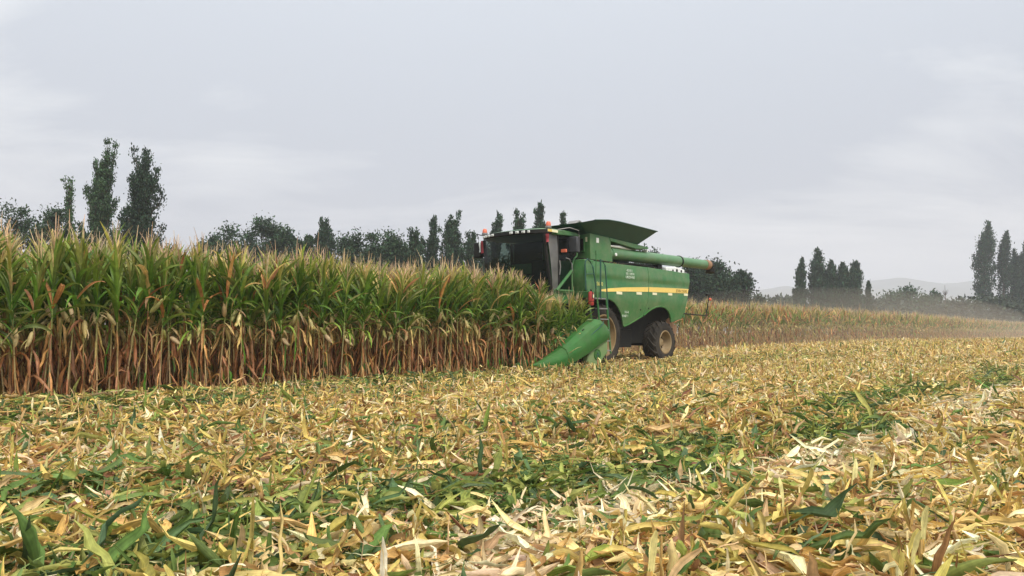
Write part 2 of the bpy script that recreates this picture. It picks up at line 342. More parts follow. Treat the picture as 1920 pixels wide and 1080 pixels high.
def combine():
    C = empty("combine_harvester", (hx, hy, 0), HEAD, "large green combine harvester with yellow stripe and long unloading tube cutting into the standing corn", "combine harvester")
    # ---- side panels: outline in X,Z, cross-section in Y
    def yprof(z): return float(np.interp(z, [1.2, 1.6, 2.1, 2.28, 2.5, 2.60, 2.78, 2.86, 2.97, 3.05, 3.42, 3.5], [1.57, 1.62, 1.70, 1.735, 1.715, 1.70, 1.695, 1.655, 1.685, 1.70, 1.655, 1.60]))
    seam = lambda z: float(np.interp(z, [1.3, 1.72, 2.25, 2.7, 2.85, 3.5], [-2.40, -2.46, -2.68, -2.76, -2.80, -2.81]))
    zs = [0, .08, .18, .3, .42, .52, .58, .63, .68, .73, .78, .83, .9, 1.0]
    def panel(xs, zb, zt, xf, name):
        g_ = []
        for i in range(len(xs)):
            row = []
            for q in zs:
                z = zb[i] + (zt[i] - zb[i]) * q; x = xf(i, z); row.append((x, yprof(z), z))
            g_.append(row)
        return MB().sheet(g_, 0.05).build(name, P_GREEN, C, 0.012, 50)
    xs = [0.96, 0.75, 0.5, 0.24, 0.0, -0.3, -0.6, -0.85, -1.05, -1.2, -1.3, -1.6, -2.0, -2.46]
    arc = lambda x: 1.0 + math.sqrt(max(0.0, 1.24 ** 2 - (x + 0.08) ** 2))
    zb = [2.06, 2.16, 2.22, 2.235, 2.235, 2.22, 2.13, 1.97, 1.80, 1.55, 1.34, 1.41, 1.55, 1.72]
    zt = [3.45] * 13 + [3.46]
    fp = panel(xs, zb, zt, lambda i, z: (seam(z) + 0.012) if i == len(xs) - 1 else xs[i], "side_panel")
    x2 = [-2.50, -2.75, -3.0, -3.3, -3.6, -3.9, -4.15, -4.3, -4.42, -4.48, -4.8, -5.24]
    zb2 = [1.73, 1.86, 1.97, 2.05, 2.075, 2.04, 1.93, 1.80, 1.64, 1.50, 1.56, 1.64]
    zt2 = [3.46, 3.455, 3.45, 3.445, 3.44, 3.435, 3.43, 3.425, 3.42, 3.41, 3.405, 3.40]
    rear = lambda z: float(np.interp(z, [1.6, 2.2, 2.75, 2.86, 3.4], [-5.24, -5.50, -5.66, -5.78, -5.84]))
    x2t = [-2.84, -3.05, -3.27, -3.5, -3.75, -4.0, -4.25, -4.5, -4.75, -5.0, -5.4, -5.84]
    def xf2(i, z):
        if i == 0: return seam(z) - 0.012
        if i == len(x2) - 1: return rear(z)
        q = min(1, max(0, (z - 2.05) / 0.8)); return x2[i] * (1 - q) + x2t[i] * q
    rp = panel(x2, zb2, zt2, xf2, "side_panel")
    # flanges (folded lower edges)
    fl = MB()
    fl.tube([(xs[i], yprof(zb[i]) + 0.005, zb[i]) for i in range(10, 14)], 0.026, 8); fl.build("panel_edge", P_HEAD, fp)
    fl = MB(); fl.tube([(x2[i], yprof(zb2[i]) + 0.005, zb2[i]) for i in range(0, 9)], 0.030, 8); fl.build("fender_edge", P_HEAD, rp)
    # yellow stripe, one piece on each panel
    def stripe(x0, x1, par, xa=None, xb=None):
        n = 14; g_ = []
        for i in range(n + 1):
            x = x0 + (x1 - x0) * i / n
            lo = float(np.interp(-x, [-0.24, 0.3, 1.18, 2.8, 4.2, 5.7], [2.455, 2.485, 2.525, 2.575, 2.60, 2.625]))
            hi = float(np.interp(-x, [-0.24, 0.3, 1.18, 2.8, 4.2, 5.7], [2.53, 2.595, 2.665, 2.745, 2.775, 2.795]))
            row = []
            for q in range(4):
                z = lo + (hi - lo) * q / 3; xx = x
                if i == 0 and xa: xx = xa(z)
                if i == n and xb: xx = xb(z)
                row.append((xx, yprof(z) + 0.014, z))
            g_.append(row)
        return MB().sheet(g_, 0.012).build("stripe", P_YELLOW, par)
    stripe(0.26, -2.74, fp, None, lambda z: seam(z) + 0.03)
    sr = stripe(-2.80, -5.62, rp, lambda z: seam(z) - 0.03, lambda z: rear(z) + 0.02)
    for x in (-0.85, -2.1):
        z = 2.44 + (-x) * 0.028; MB().box(x - 0.17, x + 0.17, yprof(z), yprof(z) + 0.016, z - 0.05, z + 0.04).build("reflector", P_PALE, fp, 0.004)
    for x in (-3.15, -4.25, -5.45):
        z = 2.455 + (-x) * 0.022; MB().box(x - 0.15, x + 0.15, yprof(z), yprof(z) + 0.016, z - 0.05, z + 0.035).build("reflector", P_PALE, rp, 0.004)
    lettering("JOHN DEERE", 0.165, rp, P_BROWNT, (-5.12, yprof(2.7) + 0.017, 2.635), 1.0, 0.9)
    lettering("S660", 0.17, fp, P_TEXTY, (0.27, yprof(2.7) + 0.022, 2.66), 1.0, 1.05)
    for body, z, sc in (("43 811", 3.215, 0.98), ("101 10974", 3.10, 0.92), ("UKIDHNE", 2.985, 0.95)):
        lettering(body, 0.125, fp, P_TEXT, (-1.55, yprof(z + 0.05) + 0.02, z), 0.95, sc * 1.15)
    lettering("H-4", 0.115, fp, P_TEXT, (-1.37, yprof(1.82) + 0.02, 1.79), 1.0, 1.35)
    lettering("01487 1", 0.115, fp, P_TEXT, (-1.31, yprof(1.70) + 0.02, 1.66), 1.0, 1.0)
    pb = MB()
    pb.lathe([(0.0, 0.012), (0.028, 0.012), (0.03, 0)], (-2.26, yprof(1.93) , 1.93), 10); pb.build("panel_bolt", P_BLACK, fp)
    pb = MB(); pb.lathe([(0.0, 0.012), (0.028, 0.012), (0.03, 0)], (-2.78, yprof(1.99), 1.99), 10); pb.build("panel_bolt", P_BLACK, rp)
    # the far side and the body between
    g_ = [(0.9, 2.1), (0.5, 2.24), (-0.5, 2.2), (-1.3, 1.34), (-2.46, 1.72), (-3.5, 2.07), (-4.4, 1.65), (-5.24, 1.64), (-5.8, 3.4), (0.96, 3.45)]
    MB().prism(g_, -1.70, -1.62).build("side_panel", P_GREEN, C, 0.012)
    MB().prism([(0.6, 1.15), (0.6, 3.42), (-3.0, 3.42), (-5.5, 3.3), (-5.35, 1.75), (-4.7, 1.5), (-3.2, 0.75), (-1.6, 0.7), (-0.4, 0.85)], -1.15, 1.12).build("body", P_BLACK, C, 0.02)
    MB().prism([(-5.55, 1.7), (-5.86, 3.38), (-5.75, 3.38), (-5.44, 1.7)], -1.6, 1.6).build("rear_hood", P_GREEN, C, 0.02)
    sp = MB(); sp.prism([(-5.0, 1.05), (-5.3, 1.75), (-6.0, 1.35), (-5.9, 0.95)], -1.0, 1.0); sp.build("straw_chopper", P_RUST, C, 0.02)
    MB().tube([(0, -1.2, 1.0), (0, 1.2, 1.0)], 0.19, 12).build("front_axle", P_BLACK, C)
    MB().tube([(-4, -1.2, 0.78), (-4, 1.2, 0.78)], 0.14, 12).build("rear_axle", P_BLACK, C)
    MB().box(-2.4, -0.95, 1.05, 1.20, 0.62, 1.25).build("tank_guard", P_BLACK, C, 0.02)
    # ---- engine deck behind the grain tank
    MB().box(-4.0, -2.95, -1.3, 1.2, 3.42, 3.62).build("engine_deck", P_BLACK, C, 0.02)
    MB().box(-4.35, -4.02, 0.2, 1.35, 3.40, 3.66).build("air_cleaner", P_BLACK, C, 0.03)
    wc = MB().loft([[(-4.40, 1.48, 3.40), (-4.40, 1.48, 3.58), (-4.40, 0.2, 3.60), (-4.40, 0.2, 3.40)], [(-5.1, 1.5, 3.39), (-5.1, 1.5, 3.63), (-5.1, 0.2, 3.66), (-5.1, 0.2, 3.39)], [(-5.74, 1.52, 3.38), (-5.74, 1.52, 3.55), (-5.74, 0.3, 3.58), (-5.74, 0.3, 3.38)]]).build("engine_cover", P_WHITE, C, 0.03)
    for x, z, r in ((-4.85, 3.47, 0.045), (-5.15, 3.49, 0.06), (-5.48, 3.48, 0.055)):
        MB().lathe([(0, 0.014), (r, 0.012), (r, 0)], (x, 1.508, z), 12).build("cover_hole", P_BLACK, wc)
    hs = MB(); hs.tube([(-5.75, 1.4, 3.5), (-5.92, 1.5, 3.42), (-6.0, 1.5, 3.3), (-5.9, 1.48, 3.22)], 0.03); hs.build("hose", P_GREY, C)
    pp = MB()
    for k in range(3): pp.tube([(-1.0, 1.42 - k * 0.1, 3.49), (-2.4, 1.4 - k * 0.1, 3.55 + 0.02 * k), (-3.9, 1.35 - k * 0.1, 3.52)], 0.03)
    pp.build("hydraulic_pipe", P_BLACK, C)
    # ---- grain tank: front block, recessed rear half with a ledge over the unloading tube
    MB().prism([(0.55, 3.50), (0.55, 4.36), (-0.55, 4.32), (-0.62, 4.22), (-0.66, 3.95), (-0.75, 3.5)], -1.55, 1.55).build("grain_tank", P_GREEN, C, 0.02)
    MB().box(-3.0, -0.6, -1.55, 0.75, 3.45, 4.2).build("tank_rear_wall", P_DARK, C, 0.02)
    MB().prism([(-0.53, 4.318), (-3.0, 4.20), (-3.02, 4.13), (-2.2, 4.07), (-0.6, 4.21)], -1.52, 1.56).build("tank_ledge", P_GREEN, C, 0.012)
    MB().box(-2.95, -0.7, 0.75, 1.5, 3.40, 3.46).build("deck_plate", P_BLACK, C)
    MB().prism([(0.9, 3.44), (0.9, 3.53), (-5.2, 3.43), (-5.2, 3.38)], -1.55, 1.55).build("upper_deck", P_BLACK, C, 0.01)
    # front face of the tank: window, frame, stickers
    MB().box(0.55, 0.575, 0.96, 1.30, 3.80, 4.20).build("tank_window", P_BLACK, C, 0.006)
    wf = MB(); wf.box(0.55, 0.60, 0.92, 1.34, 4.20, 4.235); wf.box(0.55, 0.60, 0.92, 1.34, 3.77, 3.80); wf.box(0.552, 0.598, 1.30, 1.34, 3.80, 4.20); wf.build("window_frame", P_GREEN, C, 0.004)
    MB().box(0.55, 0.562, 1.36, 1.43, 4.09, 4.24).build("sticker", P_PALE, C)
    MB().box(0.08, 0.22, 1.55, 1.562, 4.08, 4.24).build("sticker", P_WHITE, C)
    # hopper extension: flared walls
    lo = [(0.50, 1.50, 4.34), (-2.35, 1.50, 4.24), (-2.35, -1.50, 4.24), (0.50, -1.50, 4.34)]
    hi = [(1.35, 1.72, 4.60), (0.85, 1.95, 4.72), (0.15, 2.0, 4.79), (-0.5, 2.0, 4.80), (-1.2, 2.0, 4.78), (-3.05, 1.92, 4.74), (-3.05, -1.92, 4.74), (0.15, -2.0, 4.79), (1.35, -1.72, 4.60)]
    lo2 = [(0.52, 1.40, 4.335), (0.50, 1.50, 4.335), (0.1, 1.52, 4.325), (-0.45, 1.52, 4.31), (-1.0, 1.52, 4.29), (-2.35, 1.50, 4.225), (-2.35, -1.50, 4.225), (0.3, -1.52, 4.335), (0.52, -1.40, 4.335)]
    bm = MB(); b = bm.b
    vl = [b.verts.new(p) for p in lo2]; vh = [b.verts.new(p) for p in hi]; n = len(hi)
    vli = [b.verts.new((p[0] * 0.985 - 0.01, p[1] * 0.98, p[2] + 0.01)) for p in lo2]; vhi = [b.verts.new(((p[0] + 0.9) * 0.988 - 0.9, p[1] * 0.984, p[2] + 0.001)) for p in hi]
    for i in range(n):
        j = (i + 1) % n
        for a, c in ((vl, vh), (vh, vhi), (vhi, vli)): b.faces.new((a[i], a[j], c[j], c[i]))
    b.faces.new(vli)
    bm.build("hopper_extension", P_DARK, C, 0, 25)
    rl = MB(); rl.tube([Vector(p) for p in hi[1:6]], 0.018, 6); rl.build("hopper_rail", P_DARK, C)
    gr = MB(); gr.loft([[(0.62, 0.9, 4.62), (0.62, 0.6, 4.62), (0.62, 0.6, 4.70), (0.62, 0.9, 4.70)], [(0.3, 0.95, 4.80), (0.3, 0.5, 4.80), (0.3, 0.5, 4.88), (0.3, 0.95, 4.88)], [(-0.1, 0.9, 4.7), (-0.1, 0.6, 4.7), (-0.1, 0.6, 4.76), (-0.1, 0.9, 4.76)]]); gr.build("tank_auger_cover", P_GREY, C, 0.02)
    # ---- unloading tube
    ax0, ax1 = Vector((-0.85, 1.30, 3.83)), Vector((-8.05, 1.34, 3.90))
    at = lambda u, dz=0.0: ax0 + (ax1 - ax0) * u + Vector((0, 0, dz))
    MB().tube([at(0), at(0.655)], [0.215, 0.205], 28).build("unloading_tube", P_AUG, C)
    MB().tube([at(0.64), at(0.985)], [0.190, 0.185], 28).build("tube_end_section", P_AUG, C)
    MB().lathe([(0.205, -0.03), (0.232, -0.025), (0.232, 0.025), (0.205, 0.03)], (0, 0, 0), 28).build("tube_clamp", P_BLACK, C).location = at(0.66)
    bpy.data.objects[[o.name for o in C.children if o.name.startswith("tube_clamp")][0]].rotation_euler = (0, 0, R(90))
    so = MB(); so.tube([at(0.955), at(0.985), at(1.0)], [0.20, 0.20, 0.195], 24); so.build("spout_ring", P_RUST, C)
    so = MB(); so.tube([at(0.995), at(1.018, -0.03), at(1.028, -0.12), at(1.022, -0.30)], [0.19, 0.20, 0.20, 0.19], 20); so.build("spout", P_BLACK, C)
    el = MB(); el.tube([(-0.62, 1.05, 3.55), (-0.66, 1.15, 3.72), (-0.80, 1.26, 3.81), (-1.0, 1.30, 3.83)], [0.24, 0.24, 0.235, 0.22], 20); el.build("tube_elbow", P_AUG, C)
    rb = MB(); rb.tube([(-0.62, 1.42, 4.06), (-1.3, 1.45, 4.07), (-2.2, 1.36, 4.04)], [0.03, 0.05, 0.02], 8); rb.build("lamp_bar", P_WHITE, C)
    lt = MB(); lt.lathe([(0, 0.02), (0.05, 0.02), (0.06, 0), (0.05, -0.04), (0, -0.05)], (-0.98, 1.52, 3.78), 14); lt.build("work_lamp", P_WHITE, C)
    MB().box(-3.05, -2.98, 1.30, 1.52, 4.03, 4.10).build("marker_lamp", P_WHITE, C)
    # ---- wheels
    def wheel(name, x, ysg, yout, r, rr, wdt, lugs, z0):
        yo = ysg * yout; c = (x, yo - ysg * wdt / 2, z0); h = wdt / 2
        W = MB().lathe([(rr, -h * .86), (rr + .05, -h * .97), ((r + rr) / 2, -h), (r - .10, -h * .93), (r - .045, -h * .72), (r - .035, 0), (r - .045, h * .72), (r - .10, h * .93), ((r + rr) / 2, h), (rr + .05, h * .97), (rr, h * .86)], c, 56).build(name, P_RUB, C)
        lg = MB()
        for k in range(lugs):
            for sgn in (-1, 1):
                a0 = (k + (0.5 if sgn > 0 else 0)) * 2 * math.pi / lugs; rings = []
                for q in range(5):
                    u = q / 4; yy = sgn * h * (0.02 + 0.97 * u); a = a0 - u * 0.34 * (34 / lugs) ** 0.3; rad = r - (0.0 if u < 0.8 else 0.02 + 0.06 * (u - 0.8) * 5); th = 0.030 / r * 1.35
                    f = lambda aa, ra: (c[0] + ra * math.cos(aa), c[1] + yy, c[2] + ra * math.sin(aa))
                    rings.append([f(a - th, r - .12), f(a - th * 0.75, rad), f(a + th * 0.75, rad), f(a + th, r - .12)])
                lg.loft(rings)
        lg.build("tread", P_RUB, W)
        dsh = ysg * h
        prof = [(rr + .035, dsh * .95), (rr + .02, dsh * .99), (rr - .015, dsh * .97), (rr - .03, dsh * .8), (rr - .05, dsh * .35), (rr - .10, dsh * .12), (rr * .58, dsh * .05), (rr * .5, dsh * .18), (rr * .36, dsh * .2), (rr * .3, dsh * .42), (0.0, dsh * .44)]
        RM = MB().lathe(prof, c, 40).build("rim", P_RIM, W)
        nut = MB()
        for k in range(10):
            a = k * math.pi / 5; nut.lathe([(0.0, dsh * .12), (0.026, dsh * .12), (0.028, 0)], (c[0] + rr * .44 * math.cos(a), c[1] + dsh * .19, c[2] + rr * .44 * math.sin(a)), 6)
        nut.build("wheel_nut", P_BLACK, RM)
        hb = MB()
        for k in range(5):
            a = k * 2 * math.pi / 5 + .3; hb.lathe([(0.0, dsh * .03), (rr * .12, dsh * .03), (rr * .12, 0)], (c[0] + rr * .72 * math.cos(a), c[1] + dsh * .075, c[2] + rr * .72 * math.sin(a)), 12)
        hb.build("rim_hole", P_BLACK, RM)
    for sg in (1, -1):
        wheel("front_wheel", -0.10, sg, 1.64, 1.06, 0.66, 0.68, 22, 1.04)
        wheel("rear_wheel", -4.0, sg, 1.66, 0.79, 0.40, 0.60, 17, 0.78)
    # ---- cab
    CY = -0.20
    for (x0, y0, z0), (x1, y1, z1) in (((2.05, 1.16, 2.25), (2.36, 1.10, 4.20)), ((2.05, -1.50, 2.25), (2.36, -1.46, 4.20)), ((0.95, 1.2, 2.25), (0.95, 1.15, 4.2)), ((0.95, -1.5, 2.25), (0.95, -1.5, 4.2)), ((1.72, 1.19, 2.25), (1.78, 1.14, 4.2))):
        MB().tube([(x0, y0, z0), ((x0 + x1) / 2 + (0.05 if x0 > 1.5 else 0), (y0 + y1) / 2 + 0.02, (z0 + z1) / 2), (x1, y1, z1)], 0.055, 8).build("cab_pillar", P_BLACK, C)
    ys = np.linspace(-1.46, 1.12, 13)
    bow = lambda y, k: k * (1 - ((y - CY + 0.03) / 1.3) ** 2)
    MB().sheet([[(2.02 + 0.32 * q / 6 + 0.1 * math.sin(q / 6 * 3.1) + bow(y, 0.30), y, 2.2 + 2.0 * q / 6) for q in range(7)] for y in ys]).build("windshield", P_GLASS, C)
    MB().sheet([[(x, 1.15 + 0.03 * math.sin((q) / 4 * 3.1), 2.3 + 1.9 * q / 4) for q in range(5)] for x in (1.76, 1.4, 0.98)]).build("side_window", P_GLASS, C)
    dr = MB().sheet([[(x0 + dx * q / 5, 1.17 + 0.05 * math.sin(q / 5 * 3.1), 2.3 + 1.9 * q / 5) for q in range(6)] for x0, dx in ((2.04, 0.28), (1.9, 0.18), (1.75, 0.05))]).build("cab_door", P_SKYGLASS, C)
    hd = MB(); hd.tube([(1.80, 1.26, 2.95), (1.78, 1.28, 3.2), (1.80, 1.26, 3.4)], 0.02, 6); hd.build("handle", P_GREY, dr)
    MB().sheet([[(1.98 - 0.5 * 0, -1.5, 2.3 + 1.9 * q / 3) if x > 1.9 else (x, -1.5, 2.3 + 1.9 * q / 3) for q in range(4)] for x in (2.3, 1.6, 1.0)]).build("side_window", P_GLASS, C)
    MB().box(0.70, 0.9, -1.45, 1.12, 2.2, 4.2).build("cab_rear_wall", P_BLACK, C, 0.03)
    MB().prism([(2.1, 2.05), (2.1, 2.28), (0.6, 2.28), (0.6, 2.0)], -1.5, 1.2).build("cab_floor", P_BLACK, C, 0.02)
    seat = MB(); seat.box(1.05, 1.55, -0.45, 0.1, 2.7, 2.85); seat.box(1.0, 1.15, -0.45, 0.1, 2.85, 3.55); seat.box(1.02, 1.12, -0.30, -0.05, 3.6, 3.78); seat.build("seat", P_SEAT, C, 0.04)
    st = MB(); st.tube([(1.95, -0.2, 2.28), (1.78, -0.2, 3.0)], 0.05, 8); st.lathe([(0.19, 0), (0.205, 0.012), (0.22, 0), (0.205, -0.012), (0.19, 0)], (1.74, -0.2, 3.03), 20, 'z'); st.build("steering_column", P_BLACK, C)
    MB().box(1.3, 1.75, 0.35, 0.5, 2.9, 3.15).build("control_console", P_SEAT, C, 0.04)
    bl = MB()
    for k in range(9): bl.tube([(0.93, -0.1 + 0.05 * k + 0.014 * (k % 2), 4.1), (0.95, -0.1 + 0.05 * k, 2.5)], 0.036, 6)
    bl.build("green_reflection_strips", P_GREEN, C)  # green strips behind the windshield, added to imitate its green reflection
    # roof: bowed front visor
    def roof_ring(y, top, bot, inset):
        xf = 2.34 + bow(y, 0.30); xb = 0.75; e = inset
        return [(xb, y, bot + 0.04), (xf - 0.12 - e, y, bot), (xf - 0.02 - e, y, bot + 0.045), (xf - e, y, bot + 0.10), (xf - 0.05 - e, y, top - 0.05), (xf - 0.22 - e, y, top - 0.005), (xf - 0.7, y, top + 0.02), (xb + 0.2, y, top), (xb, y, top - 0.06)]
    rings = []
    for y in np.linspace(-1.68, 1.30, 17):
        ed = abs((y + 0.19) / 1.49); dz = 0.07 * max(0, ed - 0.75) / 0.25; ins = 0.16 * max(0, ed - 0.8) / 0.2
        rings.append(roof_ring(y, 4.42 - dz * 1.1, 4.18 + dz * 0.3, ins))
    RF = MB().loft(rings).build("cab_roof", P_GREEN, C, 0.012, 30)
    vb = MB(); vb.loft([[(2.36 + bow(y, 0.31) - (0.12 if abs(y + 0.19) > 1.3 else 0), y, 4.20), (2.40 + bow(y, 0.31) - (0.12 if abs(y + 0.19) > 1.3 else 0), y, 4.23), (2.395 + bow(y, 0.31) - (0.12 if abs(y + 0.19) > 1.3 else 0), y, 4.345), (2.34 + bow(y, 0.31) - (0.12 if abs(y + 0.19) > 1.3 else 0), y, 4.36)] for y in np.linspace(-1.60, 1.24, 18)]); vb.build("light_strip", P_BLACK, RF, 0.008)
    for y in (0.02, 0.24, 0.46, 0.64, -0.82, -1.02, -1.22, -1.38):
        x = 2.41 + bow(y, 0.31); wd = 0.066 if abs(y) not in (0.64, 1.38) else 0.045
        lm = MB().loft([[(x - 0.03, y - wd, 4.245), (x - 0.03, y + wd, 4.245), (x - 0.03, y + wd, 4.33), (x - 0.03, y - wd, 4.33)], [(x + 0.012, y - wd * .9, 4.252), (x + 0.012, y + wd * .9, 4.252), (x + 0.012, y + wd * .9, 4.323), (x + 0.012, y - wd * .9, 4.323)]]).build("headlight", P_WHITE, RF, 0.012)
        MB().box(x + 0.009, x + 0.016, y - wd * .5, y + wd * .3, 4.27, 4.29).build("bulb", P_GREY, lm)
    MB().box(1.95, 2.45, 1.305, 1.318, 4.25, 4.33).build("side_marker", P_PALE, RF)
    MB().box(2.26, 2.45, 1.3185, 1.324, 4.252, 4.328).build("amber_marker", P_YELLOW, RF)
    for y, x in ((1.12, 2.18), (-1.55, 2.25)):
        bc = MB(); bc.lathe([(0, 0.15), (0.05, 0.14), (0.075, 0.10), (0.08, 0.03), (0.08, 0.0), (0, 0.0)], (x, y, 4.46), 18, 'z'); be = bc.build("beacon", P_ORANGE, RF)
        MB().lathe([(0, 0.0), (0.095, 0.0), (0.10, -0.06), (0.06, -0.12)], (x, y, 4.462), 16, 'z').build("beacon_base", P_GREY, be)
    an = MB(); an.lathe([(0, .06), (.12, .055), (.16, .02), (.16, -.02)], (1.6, -0.5, 4.44), 16, 'z'); an.build("antenna_dome", P_AUG, RF)
    # mirrors with curved arms
    for sg, ym, xm in ((1, 1.62, 1.25), (-1, -2.02, 2.05)):
        ma = MB(); ma.tube([(1.9 if sg > 0 else 2.2, sg * 1.25 - (0 if sg > 0 else 0.3), 4.36), (1.55 if sg > 0 else 2.3, ym - sg * .15, 4.44), (xm + .02, ym, 4.36), (xm, ym, 4.15)], 0.016, 6); MR = ma.build("mirror_arm", P_GREY if sg > 0 else P_BLACK, C)
        MB().box(-0.09, 0.09, -0.17, 0.17, -0.30, 0.22).build("mirror", P_BLACK if sg < 0 else mat("mirror_housing", (0.045, 0.047, 0.05), 0.5), MR, 0.04).location = (xm, ym - (0.19 if sg > 0 else 0), 3.97)
    ob = MB(); ob.box(1.62, 1.68, 1.22, 1.42, 3.66, 3.76); ob.build("amber_lamp", P_ORANGE, C, 0.01)
    # ---- front fascia, platform
    MB().sheet([[(1.0 + 0.10 * math.sin(q / 5 * math.pi), y, 2.45 + 0.98 * q / 5) for q in range(6)] for y in np.linspace(1.66, 0.3, 6)]).build("fascia", P_GREEN, C)
    MB().box(0.5, 1.0, -1.6, 1.66, 2.5, 3.48).build("fascia_body", P_GREEN, C, 0.03)
    MB().prism([(1.06, 2.24), (1.10, 2.44), (0.4, 2.46), (0.4, 2.24)], 0.6, 2.0).build("platform", P_GREEN, C, 0.015)
    MB().box(0.4, 1.0, 1.7, 2.06, 2.19, 2.235).build("platform_step", P_GREY, C, 0.01)
    rl = MB(); rl.tube([(1.22, 1.32, 2.3), (1.22, 1.30, 3.25), (1.10, 1.30, 3.5), (0.95, 1.3, 3.6), (0.9, 1.3, 4.1)], 0.028, 8); rl.build("grab_rail", P_GREEN, C)
    rl = MB(); rl.tube([(1.5, 1.28, 3.5), (1.36, 1.32, 3.46), (1.26, 1.34, 3.3), (1.22, 1.33, 3.05)], 0.02, 8); rl.build("grab_rail", P_GREY, C)
    rl = MB(); rl.tube([(2.0, 1.3, 2.45), (1.3, 1.36, 3.1)], 0.05, 8); rl.tube([(2.0, 1.3, 2.45), (1.2, 1.34, 2.45)], 0.03, 8); rl.build("brace", P_GREEN, C)
    fb = MB(); fb.box(1.0, 2.0, 0.9, 1.25, 2.05, 2.5); fb.build("cab_base", P_GREEN, C, 0.03)
    # ladder
    Y = 2.05; ld = MB()
    ld.tube([(0.96, Y, 2.5), (0.90, Y, 2.2), (0.62, Y, 0.47)], 0.030, 8); ld.tube([(0.40, Y, 2.25), (0.17, Y, 0.47)], 0.030, 8); ld.tube([(1.02, 1.80, 2.3), (0.76, 1.82, 0.95)], 0.028, 8)
    LD = ld.build("ladder", P_GREEN, C)
    for z in (1.895, 1.56, 1.215, 0.87, 0.56):
        u = (2.2 - z) / 1.73; x0 = 0.90 - 0.28 * u; x1 = 0.40 - 0.23 * u
        MB().box(x1 + 0.02, x0 - 0.02, Y - 0.13, Y + 0.035, z - 0.018, z + 0.02).build("rung", P_GREY, LD, 0.005)
    rl = MB(); rl.tube([(1.43, Y - .05, 2.46), (1.47, Y - .05, 3.22), (1.44, Y - .05, 3.36), (1.34, Y - .05, 3.43), (1.22, Y - .05, 3.38), (1.12, Y, 3.2), (0.99, Y, 2.7), (0.90, Y, 2.22)], 0.022, 8); rl.tube([(1.455, Y - .05, 2.95), (1.06, Y, 2.98)], 0.014, 6); rl.build("handrail", P_DARK, C)
    rl = MB(); rl.tube([(0.71, Y, 2.2), (0.70, Y, 3.46)], 0.026, 8); rl.tube([(0.70, Y, 3.44), (0.60, Y, 3.42), (0.45, Y, 3.28), (0.40, Y, 2.9), (0.33, Y, 2.22), (0.17, Y, 0.6)], 0.020, 8); rl.build("handrail", P_DARK, C)
    an = MB(); an.tube([(0.78, 1.92, 2.5), (0.80, 1.95, 3.62)], 0.018, 6); an.tube([(0.80, 1.95, 3.60), (0.80, 1.95, 3.74)], 0.03, 8); an.build("lamp_post", P_GREEN, C)
    # ---- rear lamp arm
    ra = MB(); ra.tube([(-5.3, 1.6, 1.86), (-7.2, 1.6, 1.80), (-7.3, 1.6, 1.84), (-7.52, 1.6, 2.42), (-7.58, 1.6, 2.62)], 0.022, 8); RA = ra.build("lamp_arm", P_BLACK, C)
    MB().box(-7.95, -7.36, 1.55, 1.64, 2.60, 2.68).build("reflector_plate", P_BLACK, RA, 0.01)
    ol = MB(); ol.lathe([(0, .04), (.05, .035), (.06, 0), (.06, -.03), (0, -.04)], (-7.55, 1.66, 2.46), 14); ol.build("tail_lamp", P_ORANGE, RA)
    # ---- feeder house and corn header
    MB().prism([(0.9, 2.0), (1.0, 1.2), (2.0, 0.55), (2.2, 1.15)], -0.75, 0.75).build("feeder_house", P_BLACK, C, 0.03)
    H = MB().prism([(1.45, 0.35), (1.45, 1.25), (1.62, 1.25), (1.7, 0.8), (2.1, 0.4), (2.1, 0.32)], -2.75, 2.75).build("corn_header", P_BLACK, C, 0.02)
    MB().tube([(1.52, -2.8, 1.33), (1.52, 2.7, 1.33)], 0.07, 10).build("header_beam", P_HEAD, H)
    auger = MB()
    for k in range(44):
        a = k * 0.9; y = -2.6 + k * 0.12; auger.tube([(1.85, y, 0.75), (1.85 + 0.26 * math.cos(a), y + 0.02, 0.75 + 0.26 * math.sin(a))], [0.05, 0.03], 5)
    auger.tube([(1.85, -2.7, 0.75), (1.85, 2.6, 0.75)], 0.10, 10); auger.build("cross_auger", P_GREY, H)
    def snout(yc, big):
        # rings along X: (x, half width, bottom, shoulder, top)
        k = 1.0 if big else 0.8
        st_ = [(4.95, .012, .25, .27, .285), (4.55, .12, .17, .27, .38), (4.1, .21, .16, .33, .55), (3.62, .28, .18, .42, .74)] 
        body = [(3.66, .29, .22, .44, .76), (3.45, .305, .27, .50, .86), (3.0, .33, .42, .66, 1.10), (2.6, .34, .58, .84, 1.33), (2.3, .335, .70, .95, 1.48), (2.05, .32, .80, 1.03, 1.54), (1.8, .285, .87, 1.08, 1.52), (1.62, .26, .92, 1.08, 1.42), (1.55, .22, .96, 1.08, 1.30)]
        def ring(x, hw, b, s, t):
            if not big: t = b + (t - b) * 0.8
            hw *= k; m = (s + t) / 2
            return [(x, yc - hw * .8, b), (x, yc - hw, s), (x, yc - hw * .97, s + (t - s) * .35), (x, yc - hw * .78, s + (t - s) * .78), (x, yc - hw * .28, t), (x, yc + hw * .22, t), (x, yc + hw * .72, s + (t - s) * .74), (x, yc + hw * .97, s + (t - s) * .30), (x, yc + hw, s), (x, yc + hw * .8, b)]
        S_ = MB().loft([ring(*r) for r in body]).build("divider", P_HEAD, H, 0.012, 24)
        MB().loft([ring(*r) for r in st_]).build("snout", P_HEAD, S_, 0.0, 24)
